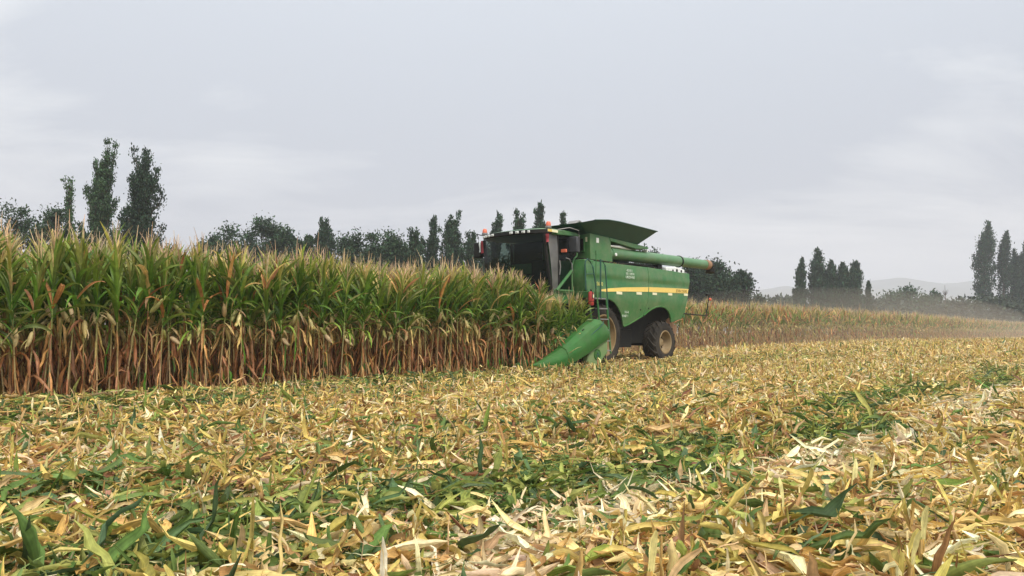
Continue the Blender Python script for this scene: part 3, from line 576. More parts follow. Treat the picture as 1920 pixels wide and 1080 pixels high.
        if big:
            cr = MB()   # raised crease running down the rear of the divider
            cr.tube([(1.86, yc + .215, 1.485), (1.92, yc + .262, 1.42), (2.15, yc + .292, 1.30), (2.5, yc + .296, 1.12), (2.66, yc + .29, 1.04)], [.012, .014, .014, .012, .004], 6); cr.build("crease", P_DARK, S_)
            tb = MB(); tb.tube([(3.7, yc + .17, .56), (3.63, yc + .17, .57)], .02, 6); tb.build("latch", P_BLACK, S_)
            tb = MB(); tb.tube([(2.78, yc + .12, 1.2), (2.70, yc + .12, 1.245)], .016, 6); tb.build("latch", P_BLACK, S_)
            sh = MB().prism([(2.58, .30), (2.52, .58), (2.3, .70), (1.66, 1.0), (1.56, .95), (1.56, .52), (1.72, .42), (2.0, .16), (2.3, .12), (2.5, .17)], yc - .05, yc + .17).build("gear_shield", mat("light_green_plastic", (0.12, 0.25, 0.075), 0.45, var=0.1, dust=0.3), H, 0.05)
            MB().lathe([(0, .03), (.10, .03), (.12, .022), (.135, .03), (.155, .03), (.165, 0)], (2.12, yc + .168, .50), 24).build("badge", P_HEAD, sh)
            bd = MB()
            for a in (0, 1.05, 2.1): bd.tube([(2.12 - .1 * math.cos(a), yc + .2, .5 - .1 * math.sin(a)), (2.12 + .1 * math.cos(a), yc + .2, .5 + .1 * math.sin(a))], .008, 5)
            bd.build("emblem", P_DARK, sh)
    for k in range(9): snout(2.72 - k * 0.68, k == 0)
    # ---- things that hang on the machine
    def wpt(x, y, z):
        c, s_ = math.cos(HEAD), math.sin(HEAD); return (hx + x * c - y * s_, hy + x * s_ + y * c, z)
    fx = empty("fire_extinguisher", wpt(1.30, 2.10, 1.98), HEAD, "red fire extinguisher hanging beside the ladder of the harvester", "fire extinguisher")
    MB().lathe([(0, 0), (.075, 0), (.088, .02), (.088, .36), (.075, .41), (.03, .44), (0, .44)], (0, 0, 0), 20, 'z').build("cylinder_body", P_RED, fx)
    MB().lathe([(.0895, .12), (.0905, .12), (.0905, .135), (.0895, .135)], (0, 0, 0), 20, 'z').build("strap", P_BLACK, fx)
    vv = MB(); vv.tube([(0, 0, .43), (0, 0, .48)], .022, 8); vv.tube([(-.03, 0, .48), (.07, .02, .50)], .012, 6); vv.tube([(0, .02, .46), (.05, .10, .40), (.06, .10, .2)], .010, 6); vv.build("valve", P_BLACK, fx)
    MB().box(-.03, .045, .083, .0925, .24, .34).build("sticker", P_PALE, fx, .002)
    for k, (x, y, ln, lab) in enumerate(((2.34, -1.58, .42, "red and white cloth ribbon hanging from the far corner of the cab roof"), (2.36, 1.22, .26, "short red cloth ribbon hanging under the cab roof above the door"))):
        rbn = MB(); rows = []
        for i in range(8):
            u = i / 7; rows.append([(.02 * math.sin(u * 5), -.055 + .01 * math.sin(u * 4), -ln * u), (.03 + .025 * math.sin(u * 6 + 1), .0, -ln * u), (.01 * math.cos(u * 5), .06 + .012 * math.sin(u * 7), -ln * u * .97)])
        rb_ = rbn.sheet(rows, 0.008).build("cloth_ribbon", P_CLOTH, None); rb_.location = wpt(x, y, 4.19); rb_.rotation_euler = (0, 0, HEAD); tag(rb_, lab, "ribbon")
        if k == 0:
            wr = MB().sheet([[(.035 + .02 * math.sin(i * .9), -.10, -.02 - ln * .85 * i / 7), (.04, -.045, -.02 - ln * .85 * i / 7)] for i in range(8)], 0.006).build("white_strip", P_WHITE, rb_)
combine()
#@@PLANTS@@
# ------------------------------------------------------------------ corn plants
GREENS = [(0.068, 0.170, 0.016), (0.100, 0.225, 0.020), (0.045, 0.118, 0.020), (0.150, 0.265, 0.024)]
TOPS = [(0.42, 0.38, 0.075), (0.52, 0.42, 0.12), (0.28, 0.31, 0.055), (0.58, 0.45, 0.18), (0.17, 0.25, 0.04)]
DRYS = [(0.50, 0.245, 0.085), (0.34, 0.14, 0.05), (0.58, 0.33, 0.12), (0.15, 0.062, 0.026), (0.48, 0.22, 0.10), (0.24, 0.10, 0.04), (0.56, 0.40, 0.14)]
HUSKS = [(0.60, 0.50, 0.22), (0.56, 0.48, 0.18), (0.66, 0.50, 0.28), (0.46, 0.43, 0.14)]
def corn(base, sc, az, parts, K=5, dry_share=0.0, pale=0.0, far=False):
    """fills the soups in PARTS (stalk, leaves, dry_leaves, ear, tassel) for plants at BASE; local leaves alternate in one plane"""
    n = len(base); B = np.asarray(base, float); sc = np.broadcast_to(np.asarray(sc, float), (n,)); one = np.ones(n)
    lean = rng.normal(0, 0.03, (n, 2)); off = rng.normal(0, .13, n)
    def at_(h):      # point on the stalk at height h (times scale)
        h = np.broadcast_to(h, (n,)); q = (h * sc)[:, None]
        return B + np.concatenate([lean * q * (0.6 + 0.25 * q), q], 1)
    hs = [0, .55, 1.1, 1.6, 2.24] if not far else [0, 1.1, 2.2]
    top = 2.26
    P = np.stack([at_(h) for h in hs], 1); rad = np.interp(hs, [0, 2.1], [.0145, .005])[None] * sc[:, None]
    cst = np.stack([jit((0.52, 0.36, 0.18), n, .25), jit((0.55, 0.41, 0.20), n, .25), jit((0.46, 0.42, 0.16), n, .2), jit((0.26, 0.32, 0.08), n, .2), jit((0.28, 0.30, 0.09), n, .2)], 1)
    tubes(parts['stalk'], P, rad, cst if not far else cst[:, [0, 1, 4]], 6 if not far else 4)
    nl = 19 if not far else 7
    for i in range(nl):
        u = i / (nl - 1); h = 1.34 + off * (1 - u) + u * 0.90 + rng.uniform(-.05, .05, n)
        a = az + (i % 2) * math.pi + rng.normal(0, .45, n)
        pit = np.interp(u, [0, .5, 1], [1.0, 1.22, 1.38]) + rng.normal(0, .2, n)
        bnd = -np.abs(np.interp(u, [0, .35, .7, 1], [1.7, .8, .5, 0.45]) + rng.normal(0, .45, n))
        ln = np.interp(u, [0, .4, .8, 1], [.74, .80, .62, .40]) * sc * rng.uniform(.8, 1.15, n)
        wd = np.interp(u, [0, .4, 1], [.062, .068, .036]) * rng.uniform(.8, 1.2, n) * (1.25 if far else 1)
        g = pick(GREENS, n, v=.25); tp = pick(TOPS, n, v=.2)
        q = np.clip((u - .50) / .38 + rng.normal(0, .2, n) + pale, 0, 1)[:, None]
        brown = (rng.random(n) < (.02 + dry_share))[:, None]
        c = g * (1 - q) + tp * q; c = np.where(brown, pick(DRYS, n) * 1.15, c)
        tipc = c * .5 + tp * .5 * (0.7 + .3 * q)
        ribbons(parts['leaves'], at_(h), a, pit, bnd, ln, wd, rng.normal(0, .9, n), c, np.where(brown, c, tipc), K if not far else 3, True if not far else False, .28, rng.normal(0, .4, n))
    nd = 9 if not far else 4
    for i in range(nd):
        h = 0.22 + i * (1.15 + off) / nd + rng.uniform(-.08, .08, n); a = az + (i % 2) * math.pi + rng.normal(0, .6, n)
        ln = rng.uniform(.30, .68, n) * sc; pit = np.where(rng.random(n) < .16, rng.uniform(.0, 1.0, n), rng.uniform(-1.4, -.7, n)); c = pick(DRYS, n, v=.3)
        c = np.where((rng.random(n) < .12)[:, None], pick(GREENS, n) * 1.3, c)
        ribbons(parts['dry_leaves'], at_(h), a, pit, -pit - rng.uniform(1.2, 1.57, n), ln, rng.uniform(.018, .055, n) * (1.3 if far else 1), rng.normal(0, 2.4, n), c, c * rng.uniform(.8, 1.25, (n, 1)), K if not far else 3, not far, .5, rng.normal(0, .7, n), bow=.45, crinkle=.12)
    for i in range(2 if not far else 1):      # yellowing leaves where the green meets the dry part
        h = 1.22 + off * .8 + rng.uniform(-.12, .3, n); a = az + (i % 2) * math.pi + rng.normal(0, .7, n); c = pick(HUSKS + [(0.30, 0.32, 0.06)], n, v=.3); pit = rng.uniform(-1.35, .3, n)
        ribbons(parts['leaves'], at_(h), a, pit, -pit - rng.uniform(.8, 1.55, n), rng.uniform(.25, .48, n) * sc, rng.uniform(.02, .05, n), rng.normal(0, 1.6, n), c * .8, pick(DRYS, n), K if not far else 3, not far, .4, rng.normal(0, .6, n), bow=.7)
    for e_ in range(1):
        m = np.ones(n, bool) if e_ == 0 else rng.random(n) < .3
        if not m.any(): m[0] = True
        k = int(m.sum()); h = (1.22 + off * .8 + rng.normal(0, .06, n))[m]; a = (az + e_ * math.pi + rng.normal(0, .5, n))[m]
        p0 = (B + np.concatenate([lean * (1.15 * sc)[:, None] * .9, (1.2 * sc)[:, None]], 1))[m]; p0[:, 2] = B[m, 2] + h * sc[m]
        tilt = np.where(rng.random(k) < .6, rng.uniform(.75, 1.3, k), rng.uniform(-1.3, -.4, k)); L_ = rng.uniform(.22, .30, k)
        d = np.stack([np.cos(tilt) * np.cos(a), np.cos(tilt) * np.sin(a), np.sin(tilt)], 1)
        p0 = p0 + np.stack([np.cos(a), np.sin(a), 0 * a], 1) * .035
        us = np.array([0, .15, .45, .75, 1.0]); P = p0[:, None] + d[:, None] * (us[None, :] * L_[:, None])[..., None]
        tubes(parts['ear'], P, np.array([.013, .033, .039, .030, .006])[None] * rng.uniform(.85, 1.15, (k, 1)), pick(HUSKS, k, v=.15), 8 if not far else 5)
        if not far:
            for q in range(3):
                ribbons(parts['ear'], p0 + d * (L_ * .35)[:, None] + rng.normal(0, .012, (k, 3)), a + rng.normal(0, .5, k), tilt + rng.normal(0, .25, k), rng.normal(-.5, .7, k), L_ * .85, rng.uniform(.02, .035, k), rng.normal(0, .6, k), pick(HUSKS, k), pick(HUSKS, k, v=.15) * 1.1, 3, True, .5)
    tt = at_(top - .02); nb = 8 if not far else 4; c = jit((0.52, 0.40, 0.23), n, .3)
    for i in range(nb):
        a = az + i * 2.4 + rng.normal(0, .3, n); pit = (1.5 * one if i == 0 else rng.uniform(.95, 1.4, n)); ln = (rng.uniform(.46, .72, n) if i == 0 else rng.uniform(.28, .52, n)) * sc
        ribbons(parts['tassel'], tt + np.array([0, 0, .03 * i * .6]), a, pit, rng.normal(-.15, .3, n), ln, (.014 if not far else .022) * one, 0, c, c * 1.15, 3 if not far else 2, False, kind='strip')
PART_NAMES = ('stalk', 'leaves', 'dry_leaves', 'ear', 'tassel')
def corn_places():
    out = []
    for r in range(6):
        s0 = S_CORN + .18 + r * .56; t = 2.6 - r * .40
        while t < T_CUT + .2:
            tt, ss = t + rng.normal(0, .05), s0 + rng.normal(0, .05); x, y = ts(tt, ss)
            if abs(x) < .72 * y + .5 and tt < T_CUT - max(0, 0.8 - r * .5): out.append((x, y, tt, ss))
            t += rng.uniform(.19, .31) if r else rng.uniform(.17, .30)
    for i in range(46):          # plants crowded and dragged down at the header
        tt, ss = rng.uniform(15.6, 18.3), rng.uniform(S_CORN + .12, S_CORN + 2.6); out.append((*ts(tt, ss), tt, ss))
    return out
def corn_things():
    protos = []
    for v in range(12):
        ps = {k: Soup() for k in PART_NAMES}
        corn(np.zeros((1, 3)), [1.0], np.array([0.0]), ps, 6, dry_share=0.01 + 0.08 * (v % 4 == 3))
        protos.append({k: ps[k].mesh(k, M_CORN) for k in PART_NAMES})
    pl = corn_places(); pl.sort(key=lambda q: q[0] ** 2 + q[1] ** 2); pl, extra = pl[:297], pl[297:]
    for i, (x, y, t, s) in enumerate(pl):
        sc = float(np.clip(rng.normal(1.025, .03), .92, 1.09)); sink = 0.0; tilt = rng.normal(0, .045, 2) * (3.0 if rng.random() < .05 else 1)
        if t > 15.3:      # plants between the snouts are pushed over and pulled down
            q = min(1, (t - 15.3) / 2.3); sc *= 1 - .36 * q; tilt = tilt + np.array([.12, -.04]) * q + rng.normal(0, .2 * q, 2)
        o = empty("corn_plant", (x, y, float(gz(x, y)) - sink), float(rng.choice([0, math.pi]) + HEAD + math.pi / 2 + rng.normal(0, .55)),
                  "corn plant in the outer rows of the standing crop, green above and brown below", "corn plant", "corn plants in the outer rows")
        o.rotation_euler[0] = tilt[0]; o.rotation_euler[1] = tilt[1]; o.scale = (sc, sc, sc * float(rng.uniform(.97, 1.04)))
        for k in PART_NAMES:
            c = bpy.data.objects.new(k, protos[i % 12][k]); COL.objects.link(c); c.parent = o
    return extra
def corn_stuff(extra):
    S = {k: Soup() for k in PART_NAMES}; one = Soup(); S = {k: one for k in PART_NAMES}
    pts = [(x, y) for x, y, t, s in extra]
    for r in range(6, 22):
        s0 = S_CORN + .18 + r * .56; t = -1.0 - r * .40
        end = T_CUT if s0 < S_FAR else 24
        while t < end:
            x, y = ts(t + rng.normal(0, .05), s0 + rng.normal(0, .05))
            if abs(x) < .75 * y + 2: pts.append((x, y))
            t += rng.uniform(.2, .32) * (1 if r < 13 else 2.0)
    for r in range(6):          # the same rows beyond the picture's left edge
        t = -2.5
        while t < 4:
            x, y = ts(t + rng.normal(0, .05), S_CORN + .18 + r * .56 + rng.normal(0, .05))
            if x < -.72 * y - .5 and x > -.72 * y - 5: pts.append((x, y))
            t += rng.uniform(.19, .31)
    pts = np.array(pts); n = len(pts); B = np.concatenate([pts, gz(pts[:, 0], pts[:, 1])[:, None]], 1)
    corn(B, np.where(to_ts(pts[:, 0], pts[:, 1])[0] > 16, .82, 1.0) * rng.uniform(.95, 1.08, n), rng.choice([0, math.pi], n) + HEAD + math.pi / 2 + rng.normal(0, .5, n), S, 4)
    o = one.build("standing_corn", M_CORN); tag(o, "dense standing corn filling the inner rows behind the outer plants", "corn crop", None, "stuff")
    one = Soup(); S = {k: one for k in PART_NAMES}; pts = []
    for r in range(9):
        s0 = S_FAR + r * .64; t = 18.5
        while t < 190:
            x, y = ts(t + rng.normal(0, .06), s0 + .9 * (t > 0) * math.sin(t * .05) * .6 + rng.normal(0, .10 + .15 * (r == 0)))
            if abs(x) < .75 * y + 3: pts.append((x, y))
            t += (rng.uniform(.2, .32) if r < 4 else rng.uniform(.4, .7)) * (1 if t < 55 else (1.7 if t < 100 else 3.2))
    pts = np.array(pts); n = len(pts); B = np.concatenate([pts, gz(pts[:, 0], pts[:, 1])[:, None]], 1)
    tt, ss = to_ts(pts[:, 0], pts[:, 1]); 
    corn(B, rng.uniform(.92, 1.08, n), HEAD + math.pi / 2 + rng.normal(0, .8, n), S, 3, dry_share=.38, pale=.45, far=True)
    o = one.build("far_standing_corn", M_CORN); tag(o, "strip of drier standing corn running into the distance behind the harvester", "corn crop", None, "stuff")

# ------------------------------------------------------------------ what the harvester leaves: broken stalks and a litter of leaves
STRAW = [(0.77, 0.57, 0.21), (0.69, 0.48, 0.16), (0.82, 0.64, 0.29), (0.54, 0.34, 0.11), (0.62, 0.48, 0.14), (0.82, 0.69, 0.42), (0.42, 0.34, 0.08), (0.33, 0.185, 0.07), (0.66, 0.46, 0.22)]
PALES = [(0.76, 0.62, 0.36), (0.82, 0.71, 0.46), (0.68, 0.52, 0.28), (0.58, 0.41, 0.22), (0.86, 0.77, 0.55)]
LGREEN = [(0.10, 0.165, 0.036), (0.14, 0.20, 0.055), (0.085, 0.135, 0.055), (0.23, 0.28, 0.06), (0.36, 0.37, 0.10)]
LBROWN = [(0.30, 0.15, 0.075), (0.36, 0.19, 0.11), (0.24, 0.105, 0.05), (0.42, 0.24, 0.09)]
def wob(t, k=0.0): return .35 * np.sin(t * .55 + k) + .22 * np.sin(t * 1.37 + 2 * k + 1) + .12 * np.sin(t * 3.1 + k)
def zone(t, s):
    """(share of green, share of brown, share of pale flat straw, depth of the heap) for a place in the field"""
    x, y = t * D[0] + s * NN[0], t * D[1] + s * NN[1]
    patch = np.sin(s * 2.3 + .9 * np.sin(t * .45) + .5 * np.sin(t * 1.3)) * np.sin(t * .62 + 1.4 * np.sin(s * 1.1) + .6)
    bump = lambda s0, w_: np.exp(-((s + wob(t, s0) - s0) / w_) ** 2)
    near = np.clip(1 - (t - 3) / 9, 0, 1)
    gr = .10 + .80 * bump(3.35, .42) + .30 * bump(6.2, .16) + .25 * bump(10.9, .3) + .58 * bump(11.9, .7) + .22 * bump(10.4, .5) + .20 * bump(.1, .5) + .30 * near * bump(4.5, .9) + .26 * np.clip(patch - .1, 0, 1) + .22 * bump(5.6, .22) + .16 * bump(8.3, .25)
    br = (.05 + .12 * near * np.clip(-patch, 0, 1)) * (1 - .7 * bump(2.25, .5))
    fl = .95 * bump(2.25, .45) + .55 * bump(7.0, .55) + .40 * bump(9.2, .3) + .35 * bump(.9, .3) + .22
    dp = .12 + .07 * patch + .07 * bump(11.9, .8) - .05 * bump(2.4, .5) + .05 * np.sin((s - .28) * 2 * np.pi / .65 + np.pi / 2)
    far = np.clip((y - 22) / 30, 0, 1)
    return np.clip(gr * (1 - .55 * far), 0, .85), br + .1 * far, np.clip(fl, 0, 1), np.clip(dp, .03, .3)
def in_crop(t, s): return ((s > S_CORN + .35) & (t < T_CUT - .3) & (s < S_FAR + 9)) | ((s > S_FAR + .2) & (s < S_FAR + 12))
def scatter(y0, y1, dens, extra=.72):
    mg = 3.2; a = extra * (y1 * y1 - y0 * y0) + 2 * mg * (y1 - y0); n = int(a * dens)
    yy = rng.uniform(y0, y1, n * 2); yy = yy[rng.random(n * 2) < (extra * yy + mg) / (extra * y1 + mg)][:n]; y = yy; x = rng.uniform(-1, 1, len(y)) * (extra * y + mg); t, s = to_ts(x, y)
    return x, y, t, s
def litter():
    S = Soup()
    for y0, y1, dens, K, big in ((.9, 2.2, 1100, 4, 1), (2.2, 4.2, 2400, 6, .95), (4.2, 7, 1800, 5, .95), (7, 11, 1050, 4, .95), (11, 17, 520, 3, 1.0), (17, 27, 240, 3, 1.0), (27, 45, 120, 2, 1.2), (45, 80, 45, 2, 1.7), (80, 170, 9, 1, 3.2)):
        x, y, t, s = scatter(y0, y1, dens); ok = ~in_crop(t, s); x, y, t, s = x[ok], y[ok], t[ok], s[ok]; n = len(x)
        gr, br, fl, dp = zone(t, s); u = rng.random(n); isg = u < gr; isb = (~isg) & (u < gr + br); flat = rng.random(n) < fl
        c = np.where(flat[:, None], pick(PALES, n, v=.22), pick(STRAW, n, v=.25)); c = np.where(isb[:, None], pick(LBROWN, n, v=.25), c); c = np.where(isg[:, None], pick(LGREEN, n, v=.28), c)
        ty = rng.random(n)
        strip = ty < .48                                   # shredded strips; the rest leaf blades, husks
        blade = (ty >= .48) & (ty < .68)
        ln = np.where(strip, rng.uniform(.08, .34, n), np.where(blade, rng.uniform(.18, .55, n), rng.uniform(.07, .22, n))) * big ** .8 * np.where(rng.random(n) < .4, .6, 1.0)
        wd = np.where(strip, rng.uniform(.004, .016, n), np.where(blade, rng.uniform(.018, .06, n), rng.uniform(.018, .055, n))) * big ** 1.1
        ln = np.where(isg & blade, ln * 1.1, ln); wd = np.where(isg & blade, wd * 1.15, wd)
        up = np.where(flat, .10, .28)*np.where(blade, .65, 1.0); pit = rng.normal(.12, 1, n) * up + .05
        bnd = -pit * 1.0 + rng.normal(0, .45, n)
        z = gz(x, y) + rng.random(n) ** 1.3 * dp * np.where(flat, .6, 1.0) + .012 + np.where(big > 1.1, .03 * big, 0)
        P = np.stack([x, y, z], 1)
        for m, k, wide in ((strip, 'strip', False), (blade, 'leaf', y1 < 18), (~strip & ~blade, 'strip', y1 < 18)):
            if m.any(): ribbons(S, P[m], rng.uniform(0, 2 * np.pi, m.sum()), pit[m], bnd[m], ln[m], wd[m], rng.normal(0, 1.3, m.sum()), c[m], c[m] * rng.uniform(.8, 1.2, (m.sum(), 1)), max(1, K), wide, rng.uniform(.3, .8), rng.normal(0, .7, m.sum()), k, wob=.38 if y1 < 12 else 0, crinkle=.20 if y1 < 28 else 0, kink=(np.where(rng.random(m.sum()) < .5, rng.normal(-.3, .8, m.sum()), 0), rng.uniform(.2, .8, m.sum()), rng.normal(0, .5, m.sum())))
    o = S.build("corn_litter", M_STRAW); tag(o, "shredded straw, husks and torn green leaves covering the harvested field", "crop litter", None, "stuff")
def stub_parts(n, base, h, az, K, st, tp, lean=.10, far=1.0):
    B = np.asarray(base, float); ln_ = rng.normal(0, lean, (n, 2)); top = B + np.concatenate([ln_ * h[:, None] * 2, h[:, None]], 1); mid = (B + top) / 2
    c = pick([(0.62, 0.46, 0.17), (0.68, 0.54, 0.20), (0.52, 0.34, 0.13), (0.60, 0.52, 0.14)], n, v=.2)
    tubes(st, np.stack([B - np.array([0, 0, .05]), mid, top], 1), np.array([.0115, .011, .009])[None] * far ** .8 * rng.uniform(.8, 1.2, (n, 1)), c, 5)
    for i in range(13 if far == 1.0 else 5):          # shredded sheath and strips that stand or droop from the break
        a = az + rng.uniform(0, 2 * np.pi, n); pit = np.where(rng.random(n) < .45, rng.uniform(.9, 1.55, n), rng.uniform(-.9, .8, n)); q = rng.uniform(.4, 1.0, n)[:, None]
        cc = pick(STRAW, n, v=.2); gsel = (rng.random(n) < .12)[:, None]; cc = np.where(gsel, pick(LGREEN, n), cc)
        ribbons(tp, B * (1 - q) + top * q, a, pit, rng.normal(-.2, .4, n), rng.uniform(.05, .22, n) * far ** .5, rng.uniform(.006, .032, n) * far, rng.normal(0, 1.2, n), cc, cc * 1.12, K, far == 1.0, .4, rng.normal(0, .5, n), 'strip', crinkle=.15, kink=(np.where(rng.random(n) < .55, rng.uniform(-2.4, -.6, n), 0), rng.uniform(.2, .75, n), rng.normal(0, .4, n)))
    for i in range(1):          # dry leaf sheaths hanging along the stub
        a = rng.uniform(0, 2 * np.pi, n); q = rng.uniform(.5, .95, n)[:, None]; cc = np.where((rng.random(n) < .18)[:, None], pick(LBROWN, n), pick(STRAW, n))
        ribbons(tp, B * (1 - q) + top * q + np.stack([np.cos(a), np.sin(a), 0 * a], 1) * .014, a, rng.uniform(-1.3, -.7, n), rng.normal(0, .3, n), h * .8, rng.uniform(.015, .04, n) * far, rng.normal(0, .8, n), cc, cc * .9, max(2, K - 2), far == 1.0, .5, 0, 'strip')
def stub_places():
    pts = []
    for r in range(-6, 40):
        s0 = .28 + r * .65; t = 0.5
        if s0 > S_FAR - .3: break
        while t < 75:
            tt, ss = t + rng.normal(0, .05), s0 + rng.normal(0, .05); x, y = ts(tt, ss)
            track = (abs(ss + wob(tt, 2.25) - 2.25) < .48 and rng.random() < .92) or (abs(ss + wob(tt, 3.35) - 3.35) < .45 and rng.random() < .7)
            if y > 2.0 and abs(x) < .72 * y + .8 and not in_crop(tt, ss) and not track and not (S_CORN - .3 < ss and tt < 27 and ss < S_FAR): pts.append((x, y, tt, ss))
            t += rng.uniform(.13, .30) * (1 if t < 22 else 1.8)
    return pts
def stubble():
    protos = []
    for v in range(10):
        st, tp = Soup(), Soup(); stub_parts(1, np.zeros((1, 3)), np.array([.12 + .02 * v]), np.zeros(1), 5, st, tp); protos.append((st.mesh("stalk", M_STRAW), tp.mesh("shredded_leaves", M_STRAW)))
    pts = stub_places(); pts.sort(key=lambda q: q[0] ** 2 + q[1] ** 2)
    near, rest = pts[:298], np.array([p[:2] for p in pts[298:]])
    for i, (x, y, t, s) in enumerate(near):
        o = empty("stubble_stalk", (x, y, float(gz(x, y))), float(rng.uniform(0, 6.28)), "broken pale corn stub with shredded top standing among the nearest litter", "corn stub", "nearest corn stubs")
        o.rotation_euler[0] = float(rng.normal(0, .14)); k = float(rng.uniform(.8, 1.15)); o.scale = (k, k, k)
        for nm, me in zip(("stalk", "shredded_leaves"), protos[int(rng.integers(10))]):
            c = bpy.data.objects.new(nm, me); COL.objects.link(c); c.parent = o
    one = Soup(); n = len(rest); d = np.hypot(rest[:, 0], rest[:, 1])
    for lo, hi, K, far in ((0, 16, 3, 1.01), (16, 32, 2, 1.5), (32, 200, 2, 2.4)):
        m = (d >= lo) & (d < hi); k = int(m.sum())
        if k: stub_parts(k, np.concatenate([rest[m], gz(rest[m, 0], rest[m, 1])[:, None]], 1), rng.uniform(.10, .30, k), np.zeros(k), K, one, one, .14, far)
    o = one.build("far_stubble", M_STRAW); tag(o, "rows of cut corn stubs farther off across the harvested field", "corn stubble", None, "stuff")

# ------------------------------------------------------------------ trees
def tree(px, top, wpx, dist, kind, label, lean=0.0, seed=0, dens=1.0, name="broadleaf_tree", tint=(1, 1, 1), base_h=None):
    x = (px - 960) / 1400 * dist; H = EYE + (620 - top) / 1400 * dist; W = wpx / 1400 * dist
    g0 = np.random.default_rng(1000 + seed); root = empty(name, (x, dist, 0), 0, label, "tree")
    st, cr = Soup(), Soup(); th = (.80 if kind in ('poplar', 'upright') else .78) * H
    def axis(h): return np.array([lean * (h / H) ** 2 * H, 0, h])
    hs = np.linspace(0, th, 6); r0 = max(.07, .022 * H)
    tubes(st, np.array([[axis(h) + np.array([.04 * H * math.sin(h * .7 + seed) * .3, .02 * math.cos(h), 0]) for h in hs]]), np.linspace(r0, .02, 6)[None], np.array([(.10, .08, .06)]), 7)
    LS = .00021 * dist * 1000 / 100 * 1.15      # leaf spray size that suits the distance
    ls = np.clip(dist * .0036, .2, .55) * (.8 if kind in ('poplar', 'upright') else 1)
    def clump(c, sig, n, up=0.0, shade=1.0):
        P = c + g0.normal(0, 1, (n, 3)) * np.asarray(sig)
        col = np.array([(.044, .078, .040)]) * np.array(tint) * g0.uniform(.55, 1.5, (n, 1)) * g0.uniform(.85, 1.15, (n, 3)) * shade
        pit = g0.normal(.2, .8, n) if not up else g0.normal(1.1, .35, n)
        ribbons(cr, P, g0.uniform(0, 6.28, n), pit, g0.normal(-.3, .5, n), g0.uniform(.7, 1.5, n) * ls, g0.uniform(.35, .8, n) * ls, g0.normal(0, 1.5, n), col, col * 1.1, 2, False)
    if kind == 'poplar':        # columnar: steep branches, each ending in a pointed plume
        nb = int(46 * dens)
        for i in range(nb):
            u = g0.random() ** .8 if i > 3 else 1.0; h0 = H * (.06 + .74 * u); a = g0.uniform(0, 6.28)
            prof = float(np.interp(u, [0, .12, .45, .8, 1], [.55, .85, 1, .75, .35])) * W * .5
            ln = (g0.uniform(.13, .22) * H * (1 - .35 * u) if i > 3 else g0.uniform(.15, .21) * H); rad = prof * (g0.uniform(.35, 1.0) if i > 3 else g0.uniform(.05, .5)); p0 = axis(h0); rings = []
            for q in range(7):
                v = q / 6; pos = p0 + np.array([math.cos(a) * rad * (v ** .7), math.sin(a) * rad * (v ** .7), ln * v]) + np.array([lean * .25 * ln * v * v * 3, 0, 0]); rings.append(pos)
                sg = W * (.11 * (1 - v) + .03); clump(pos, (sg, sg, sg * 1.6), int(34 * dens), 1, 1.0)
            tubes(st, np.array([rings]), np.linspace(r0 * .3, .015, 7)[None], np.array([(.10, .08, .06)]), 4)
    elif kind == 'upright':     # elm-like, branches reach up and out, ragged top
        nb = int(44 * dens)
        for i in range(nb):
            u = g0.random() ** .9 if i > 3 else 1.0; h0 = H * (.10 + .66 * u); a = g0.uniform(0, 6.28); ln = H * (g0.uniform(.12, .28) * (1.15 - .4 * u) if i > 3 else g0.uniform(.16, .25)); out = W * .72 * g0.uniform(.1, 1.0) * float(np.interp(u, [0, .25, .6, 1], [.7, 1, .85, .35])); rings = []
            for q in range(7):
                v = q / 6; pos = axis(h0) + np.array([math.cos(a) * out * v ** .85, math.sin(a) * out * v ** .85, ln * v]) + g0.normal(0, .03 * W, 3) * v; rings.append(pos)
                sg = max(W * (.075 * (1 - .6 * v)), .12); clump(pos, (sg, sg, sg * 1.4), int(50 * dens), 1)
            tubes(st, np.array([rings]), np.linspace(r0 * .35, .015, 7)[None], np.array([(.10, .08, .06)]), 4)
    else:                       # round crowned tree or bush
        b0 = (.28 if kind == 'round' else .05) if base_h is None else base_h; nb = int(30 * dens)
        for i in range(nb):
            d3 = norm(g0.normal(0, 1, 3)); rr = g0.random() ** .45; hc = H * (b0 + (1 - b0) * .5); hv = H * (1 - b0) * .5
            pos = np.array([d3[0] * W * .46 * rr, d3[1] * W * .46 * rr, hc + d3[2] * hv * .9 * rr]) + axis(hc) * [1, 1, 0]
            sg = W * g0.uniform(.06, .12); clump(pos, (sg * 1.2, sg * 1.2, sg), int(330 * dens), 0)
            tubes(st, np.array([[axis(H * b0 * .9 + .0), (axis(H * b0) * .4 + pos * .6) - [0, 0, .05 * H], pos]]), np.linspace(r0 * .4, .02, 3)[None], np.array([(.10, .08, .06)]), 4)
    st.build("trunk", M_BARK, root); cr.build("crown", M_TREE, root); return root
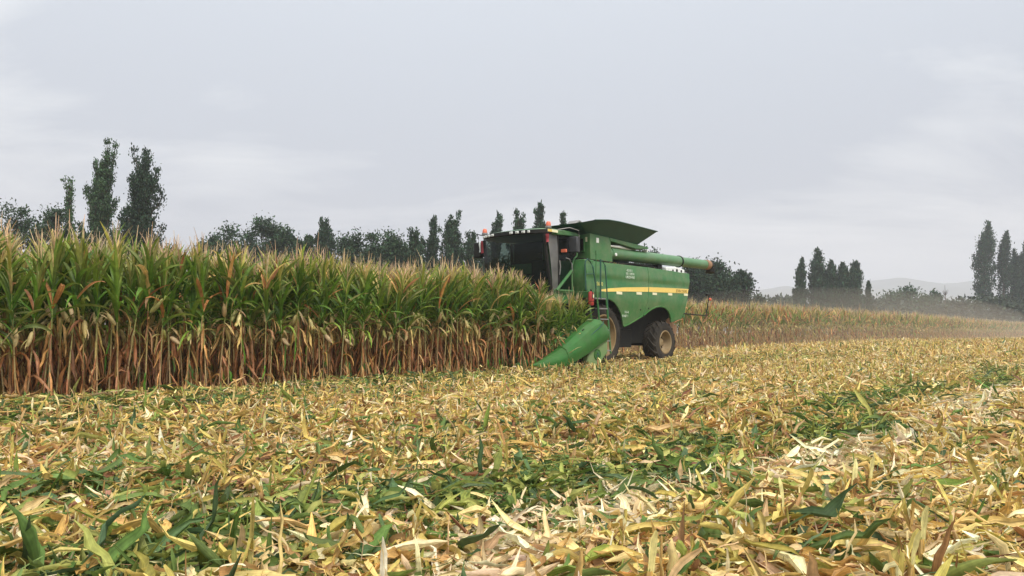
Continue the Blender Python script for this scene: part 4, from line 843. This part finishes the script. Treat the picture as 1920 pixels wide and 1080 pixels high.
def trees():
    T = tree
    T(16, 354, 84, 55, 'round', "small open tree at the far left edge with a thin sparse top", .05, 1, .55, base_h=.45)
    T(88, 374, 84, 56, 'round', "round bushy tree between the left edge and the slim broken-topped tree", 0, 2, .9)
    T(134, 336, 34, 57, 'upright', "slim pale tree with a ragged broken top beside the tallest left tree", -.06, 3, .55, tint=(1.5, 1.55, 1.3))
    T(186, 268, 78, 60, 'upright', "tallest light green tree in the left pair", .0, 4, 1.4, "poplar_tree", tint=(1.25, 1.3, 1.15))
    T(256, 285, 108, 60, 'upright', "dark spreading tree right of the tallest tree on the left", .02, 5, 1.6, "elm_tree", tint=(.62, .68, .72))
    T(222, 388, 66, 59, 'bush', "low dark bush between the two tall trees on the left", 0, 6, .8, "bush")
    T(298, 430, 60, 64, 'bush', "low bush at the right foot of the dark spreading tree", 0, 66, .5, "bush")
    row = [(392, 424, 50, 'round', "leftmost low tree of the row behind the corn"), (440, 405, 84, 'round', "wide round tree near the left end of the row behind the corn"), (497, 404, 76, 'round', "wide light-topped round tree, next along from the wide round one"),
           (540, 424, 44, 'round', "small tree in the dip of the row behind the corn"), (574, 424, 44, 'round', "narrow dark tree just left of the taller tuft-topped tree in the row"), (606, 408, 50, 'upright', "tuft-topped taller tree in the middle of the row behind the corn"),
           (656, 428, 62, 'round', "broad flat-topped tree in the middle of the row behind the corn"), (698, 422, 46, 'round', "greenish tree with a thin spike at its top in the row"), (738, 428, 58, 'round', "sloping round tree before the pointed trees of the row"),
           (778, 430, 42, 'upright', "short pointed tree left of the two tall dark pointed trees"), (810, 408, 38, 'upright', "narrower of the two tall dark pointed trees behind the corn"), (847, 400, 56, 'upright', "broader of the two tall dark pointed trees behind the corn"),
           (882, 440, 40, 'upright', "short dark tree just left of the harvester cab")]
    for i, (px, tp, wd, kd, lab) in enumerate(row): T(px, tp, wd * 1.12, 74 + (i * 7) % 9, kd, lab, 0, 10 + i, .85 if kd == 'round' else .95, tint=(.85, .95, .95) if kd == 'upright' else (1, 1.05, 1))
    for i, (px, wd) in enumerate(((420, 90), (520, 110), (630, 110), (720, 100), (800, 90), (870, 80), (930, 90))):
        lab = ["dark undergrowth below the left end of the tree row", "dark undergrowth below the light-topped round tree", "dark undergrowth below the tuft-topped tree", "dark undergrowth below the sloping round tree", "dark undergrowth below the narrow pointed tree", "dark undergrowth beside the harvester cab", "dark undergrowth seen past the harvester cab window"][i]
        tag(T(px, 440, wd * 1.15, 84, 'bush', lab, 0, 40 + i, .8, "bush", tint=(.7, .8, .75)), None, "bush")
    for i, (px, tp, wd, lab) in enumerate(((926, 400, 40, "loose leafed tree rising over the far corner of the cab roof"), (971, 396, 48, "feathery tree rising over the middle of the cab roof"), (1007, 380, 42, "dense tallest tree rising behind the cab roof"), (1053, 402, 22, "tiny tree tip rising beside the orange beacon and hopper"))):
        T(px, tp, wd, 82, 'upright', lab, .03, 60 + i, .8 if i != 2 else 1.2, tint=(.95, 1.05, 1.1))
    T(1212, 452, 66, 86, 'round', "dark tree top showing over the unloading tube behind the harvester", 0, 70, .9, tint=(.7, .8, .8))
    T(1296, 492, 80, 92, 'round', "dark round tree directly behind the tip of the unloading tube", 0, 71, 1.0, tint=(.7, .8, .75), base_h=.1)
    T(1340, 480, 96, 94, 'round', "largest dark round tree right of the harvester", 0, 72, 1.3, tint=(.65, .75, .72), base_h=.08)
    T(1392, 500, 54, 93, 'round', "smaller dark round tree at the right side of the large one", 0, 73, 1.0, tint=(.65, .75, .75), base_h=.1)
    T(1423, 552, 46, 95, 'bush', "low bush tapering off right of the dark round trees", 0, 74, .7, "bush", tint=(.75, .85, .8))
    for i, (px, tp, wd, ln, lab) in enumerate(((1500, 487, 27, .04, "narrow flat-topped poplar at the left of the middle poplar group"), (1534, 471, 40, .02, "tallest twin-tipped poplar of the middle group"), (1556, 492, 34, .04, "poplar leaning on the tallest one of the middle group"), (1578, 497, 40, .05, "broad ragged poplar in the middle group"), (1604, 490, 36, .01, "pointed cone-shaped poplar right of the middle group"), (1628, 528, 16, .02, "tiny slim poplar standing alone right of the middle group"), (1843, 419, 42, .09, "tallest windblown poplar near the right edge"), (1880, 433, 34, .07, "second tallest windblown poplar near the right edge"), (1904, 470, 26, .03, "short slim poplar between the windblown pair and the picture edge"), (1924, 450, 30, .03, "poplar cut off by the right picture edge"))):
        T(px, tp, wd * 1.1, 135 if px < 1700 else 190, 'poplar', lab, ln, 80 + i, .9 if wd > 20 else .5, "poplar_tree", tint=(.8, .95, .95))
    for i, (px, tp, wd, lab) in enumerate(((1694, 543, 90, "large rounded tree in the hazy wood before the hills"), (1745, 548, 40, "bushy tree with a ragged top in the hazy wood"))):
        T(px, tp, wd, 165, 'round', lab, 0, 95 + i, 1.0, tint=(1, 1.1, .95), base_h=.1)
    # far hazy wood: one mass of crowns
    g0 = np.random.default_rng(5); S = Soup()
    for i in range(150):
        u = g0.random(); px = 1440 + 760 * u; d = g0.uniform(150, 205); tp = 563 + 5 * math.sin(px * .03) + 5 * math.sin(px * .011 + 1) + g0.uniform(-5, 9) - (px > 1800) * 4
        H = EYE + (620 - tp) / 1400 * d; x = (px - 960) / 1400 * d; n = 150
        c = np.array([x, d, 0]); P = c + np.stack([g0.normal(0, 1.5, n), g0.normal(0, 1.5, n), np.clip(g0.random(n) ** .6 * H, 0, H) - .2 * np.abs(g0.normal(0, 1, n))], 1)
        col = np.array([(.042, .060, .034)]) * g0.uniform(.6, 1.4, (n, 1)) * g0.uniform(.8, 1.2)
        ribbons(S, P, g0.uniform(0, 6.28, n), g0.normal(.2, .8, n), g0.normal(-.3, .5, n), g0.uniform(.6, 1.2, n), g0.uniform(.4, .8, n), g0.normal(0, 1.5, n), col, col, 2, False)
    o = S.build("distant_wood", M_TREE); tag(o, "low hazy wood along the far edge of the field in front of the hills", "wood", None, "stuff")
    x, d = (1773 - 960) / 1400 * 160, 160; root = empty("bare_tree", (x, d, 0), 0, "thin leafless tree sticking up from the hazy wood", "tree"); st = Soup(); g0 = np.random.default_rng(9)
    H = EYE + (620 - 535) / 1400 * d
    tubes(st, np.array([[(0, 0, 0), (.1, 0, H * .5), (0, 0, H)]]), np.array([[.16, .1, .03]]), np.array([(.12, .10, .085)]), 5)
    for i in range(22):
        h = H * g0.uniform(.45, .9); a = g0.uniform(0, 6.28); q = g0.uniform(.8, 2.2) * (1.2 - h / H); tubes(st, np.array([[(.05, 0, h), (math.cos(a) * q * .5, math.sin(a) * q * .5, h + q * .5), (math.cos(a) * q * .8, math.sin(a) * q * .8, h + q * 1.3)]]), np.array([[.06, .04, .02]]), np.array([(.12, .10, .085)]), 4)
    st.build("trunk", M_BARK, root)

def header_debris():
    n = 420; S = Soup(); x = rng.uniform(1.5, 3.9, n); y = rng.uniform(-2.6, 2.95, n); y = np.where(rng.random(n) < .5, rng.uniform(1.2, 2.6, n), y)
    z = np.interp(x, [1.5, 2.05, 3.0, 3.9], [1.40, 1.52, 1.06, .62]) + rng.uniform(-.25, .12, n)
    z = np.where(y > 2.3, z - .25 - .1 * rng.random(n), z)
    c, s_ = math.cos(HEAD), math.sin(HEAD); P = np.stack([hx + x * c - y * s_, hy + x * s_ + y * c, z], 1)
    col = np.where((rng.random(n) < .62)[:, None], pick(GREENS, n, v=.3), pick(TOPS + HUSKS + DRYS[:3], n))
    ribbons(S, P, rng.uniform(0, 6.28, n), rng.normal(.5, .6, n), rng.normal(-1.0, .6, n), rng.uniform(.25, .7, n), rng.uniform(.02, .07, n), rng.normal(0, 1.2, n), col, col * 1.1, 5, True, .4, rng.normal(0, .6, n), crinkle=.15)
    m = 260; x = rng.uniform(-5.2, .4, m); y = rng.uniform(1.3, 1.62, m); P = np.stack([hx + x * c - y * s_, hy + x * s_ + y * c, 3.475 + .0 * x - .012 * np.maximum(0, -x)], 1); q = pick(STRAW, m)
    ribbons(S, P, rng.uniform(0, 6.28, m), rng.normal(.1, .3, m), rng.normal(0, .4, m), rng.uniform(.03, .14, m), rng.uniform(.008, .025, m), rng.normal(0, 1, m), q, q, 2, False)
    o = S.build("crop_debris", M_CORN); tag(o, "torn corn leaves and chaff lying over the header and ledges of the harvester", "crop debris", None, "stuff")
extra_ = corn_things(); header_debris(); corn_stuff(extra_); stubble(); litter(); trees()

# ------------------------------------------------------------------ air
def haze():
    me = bpy.data.meshes.new("haze"); b = bmesh.new(); r = bmesh.ops.create_cube(b, size=1.0)
    for v in r['verts']: v.co = Vector((v.co.x * 9400, 2400 + v.co.y * 5600, 97 + v.co.z * 206))
    b.to_mesh(me); b.free(); m = bpy.data.materials.new("hazy_air"); m.use_nodes = True; t = m.node_tree; t.nodes.clear()
    o = t.nodes.new("ShaderNodeOutputMaterial"); v = t.nodes.new("ShaderNodeVolumePrincipled"); v.inputs['Color'].default_value = (.78, .805, .87, 1); v.inputs['Density'].default_value = HAZE
    t.links.new(v.outputs[0], o.inputs['Volume']); me.materials.append(m); ob = bpy.data.objects.new("haze", me); COL.objects.link(ob); ob['kind'] = 'stuff'
HAZE = 0.00065
haze()
def dust():
    me = bpy.data.meshes.new("dust"); b = bmesh.new(); bmesh.ops.create_uvsphere(b, u_segments=48, v_segments=24, radius=1.0)
    for cx_, k in ((0, 1.0),):
        for v in b.verts: v.co = Vector((v.co.x * 62, v.co.y * 9, v.co.z * 4.6))
    b.to_mesh(me); b.free(); me.polygons.foreach_set("use_smooth", [True] * len(me.polygons)); m = bpy.data.materials.new("chaff_dust"); m.use_nodes = True; t = m.node_tree; t.nodes.clear()
    o = t.nodes.new("ShaderNodeOutputMaterial"); v = t.nodes.new("ShaderNodeVolumePrincipled"); v.inputs['Color'].default_value = (.90, .82, .70, 1); v.inputs['Density'].default_value = 0.0045
    t.links.new(v.outputs[0], o.inputs['Volume']); me.materials.append(m); ob = bpy.data.objects.new("dust", me); COL.objects.link(ob); ob['kind'] = 'stuff'
    x, y = ts(86, 19.5); ob.location = (x, y, 0.4); ob.rotation_euler = (0, 0, math.pi / 2 - A); tag(ob, "thin beige dust hanging behind the harvester", "dust")
dust()
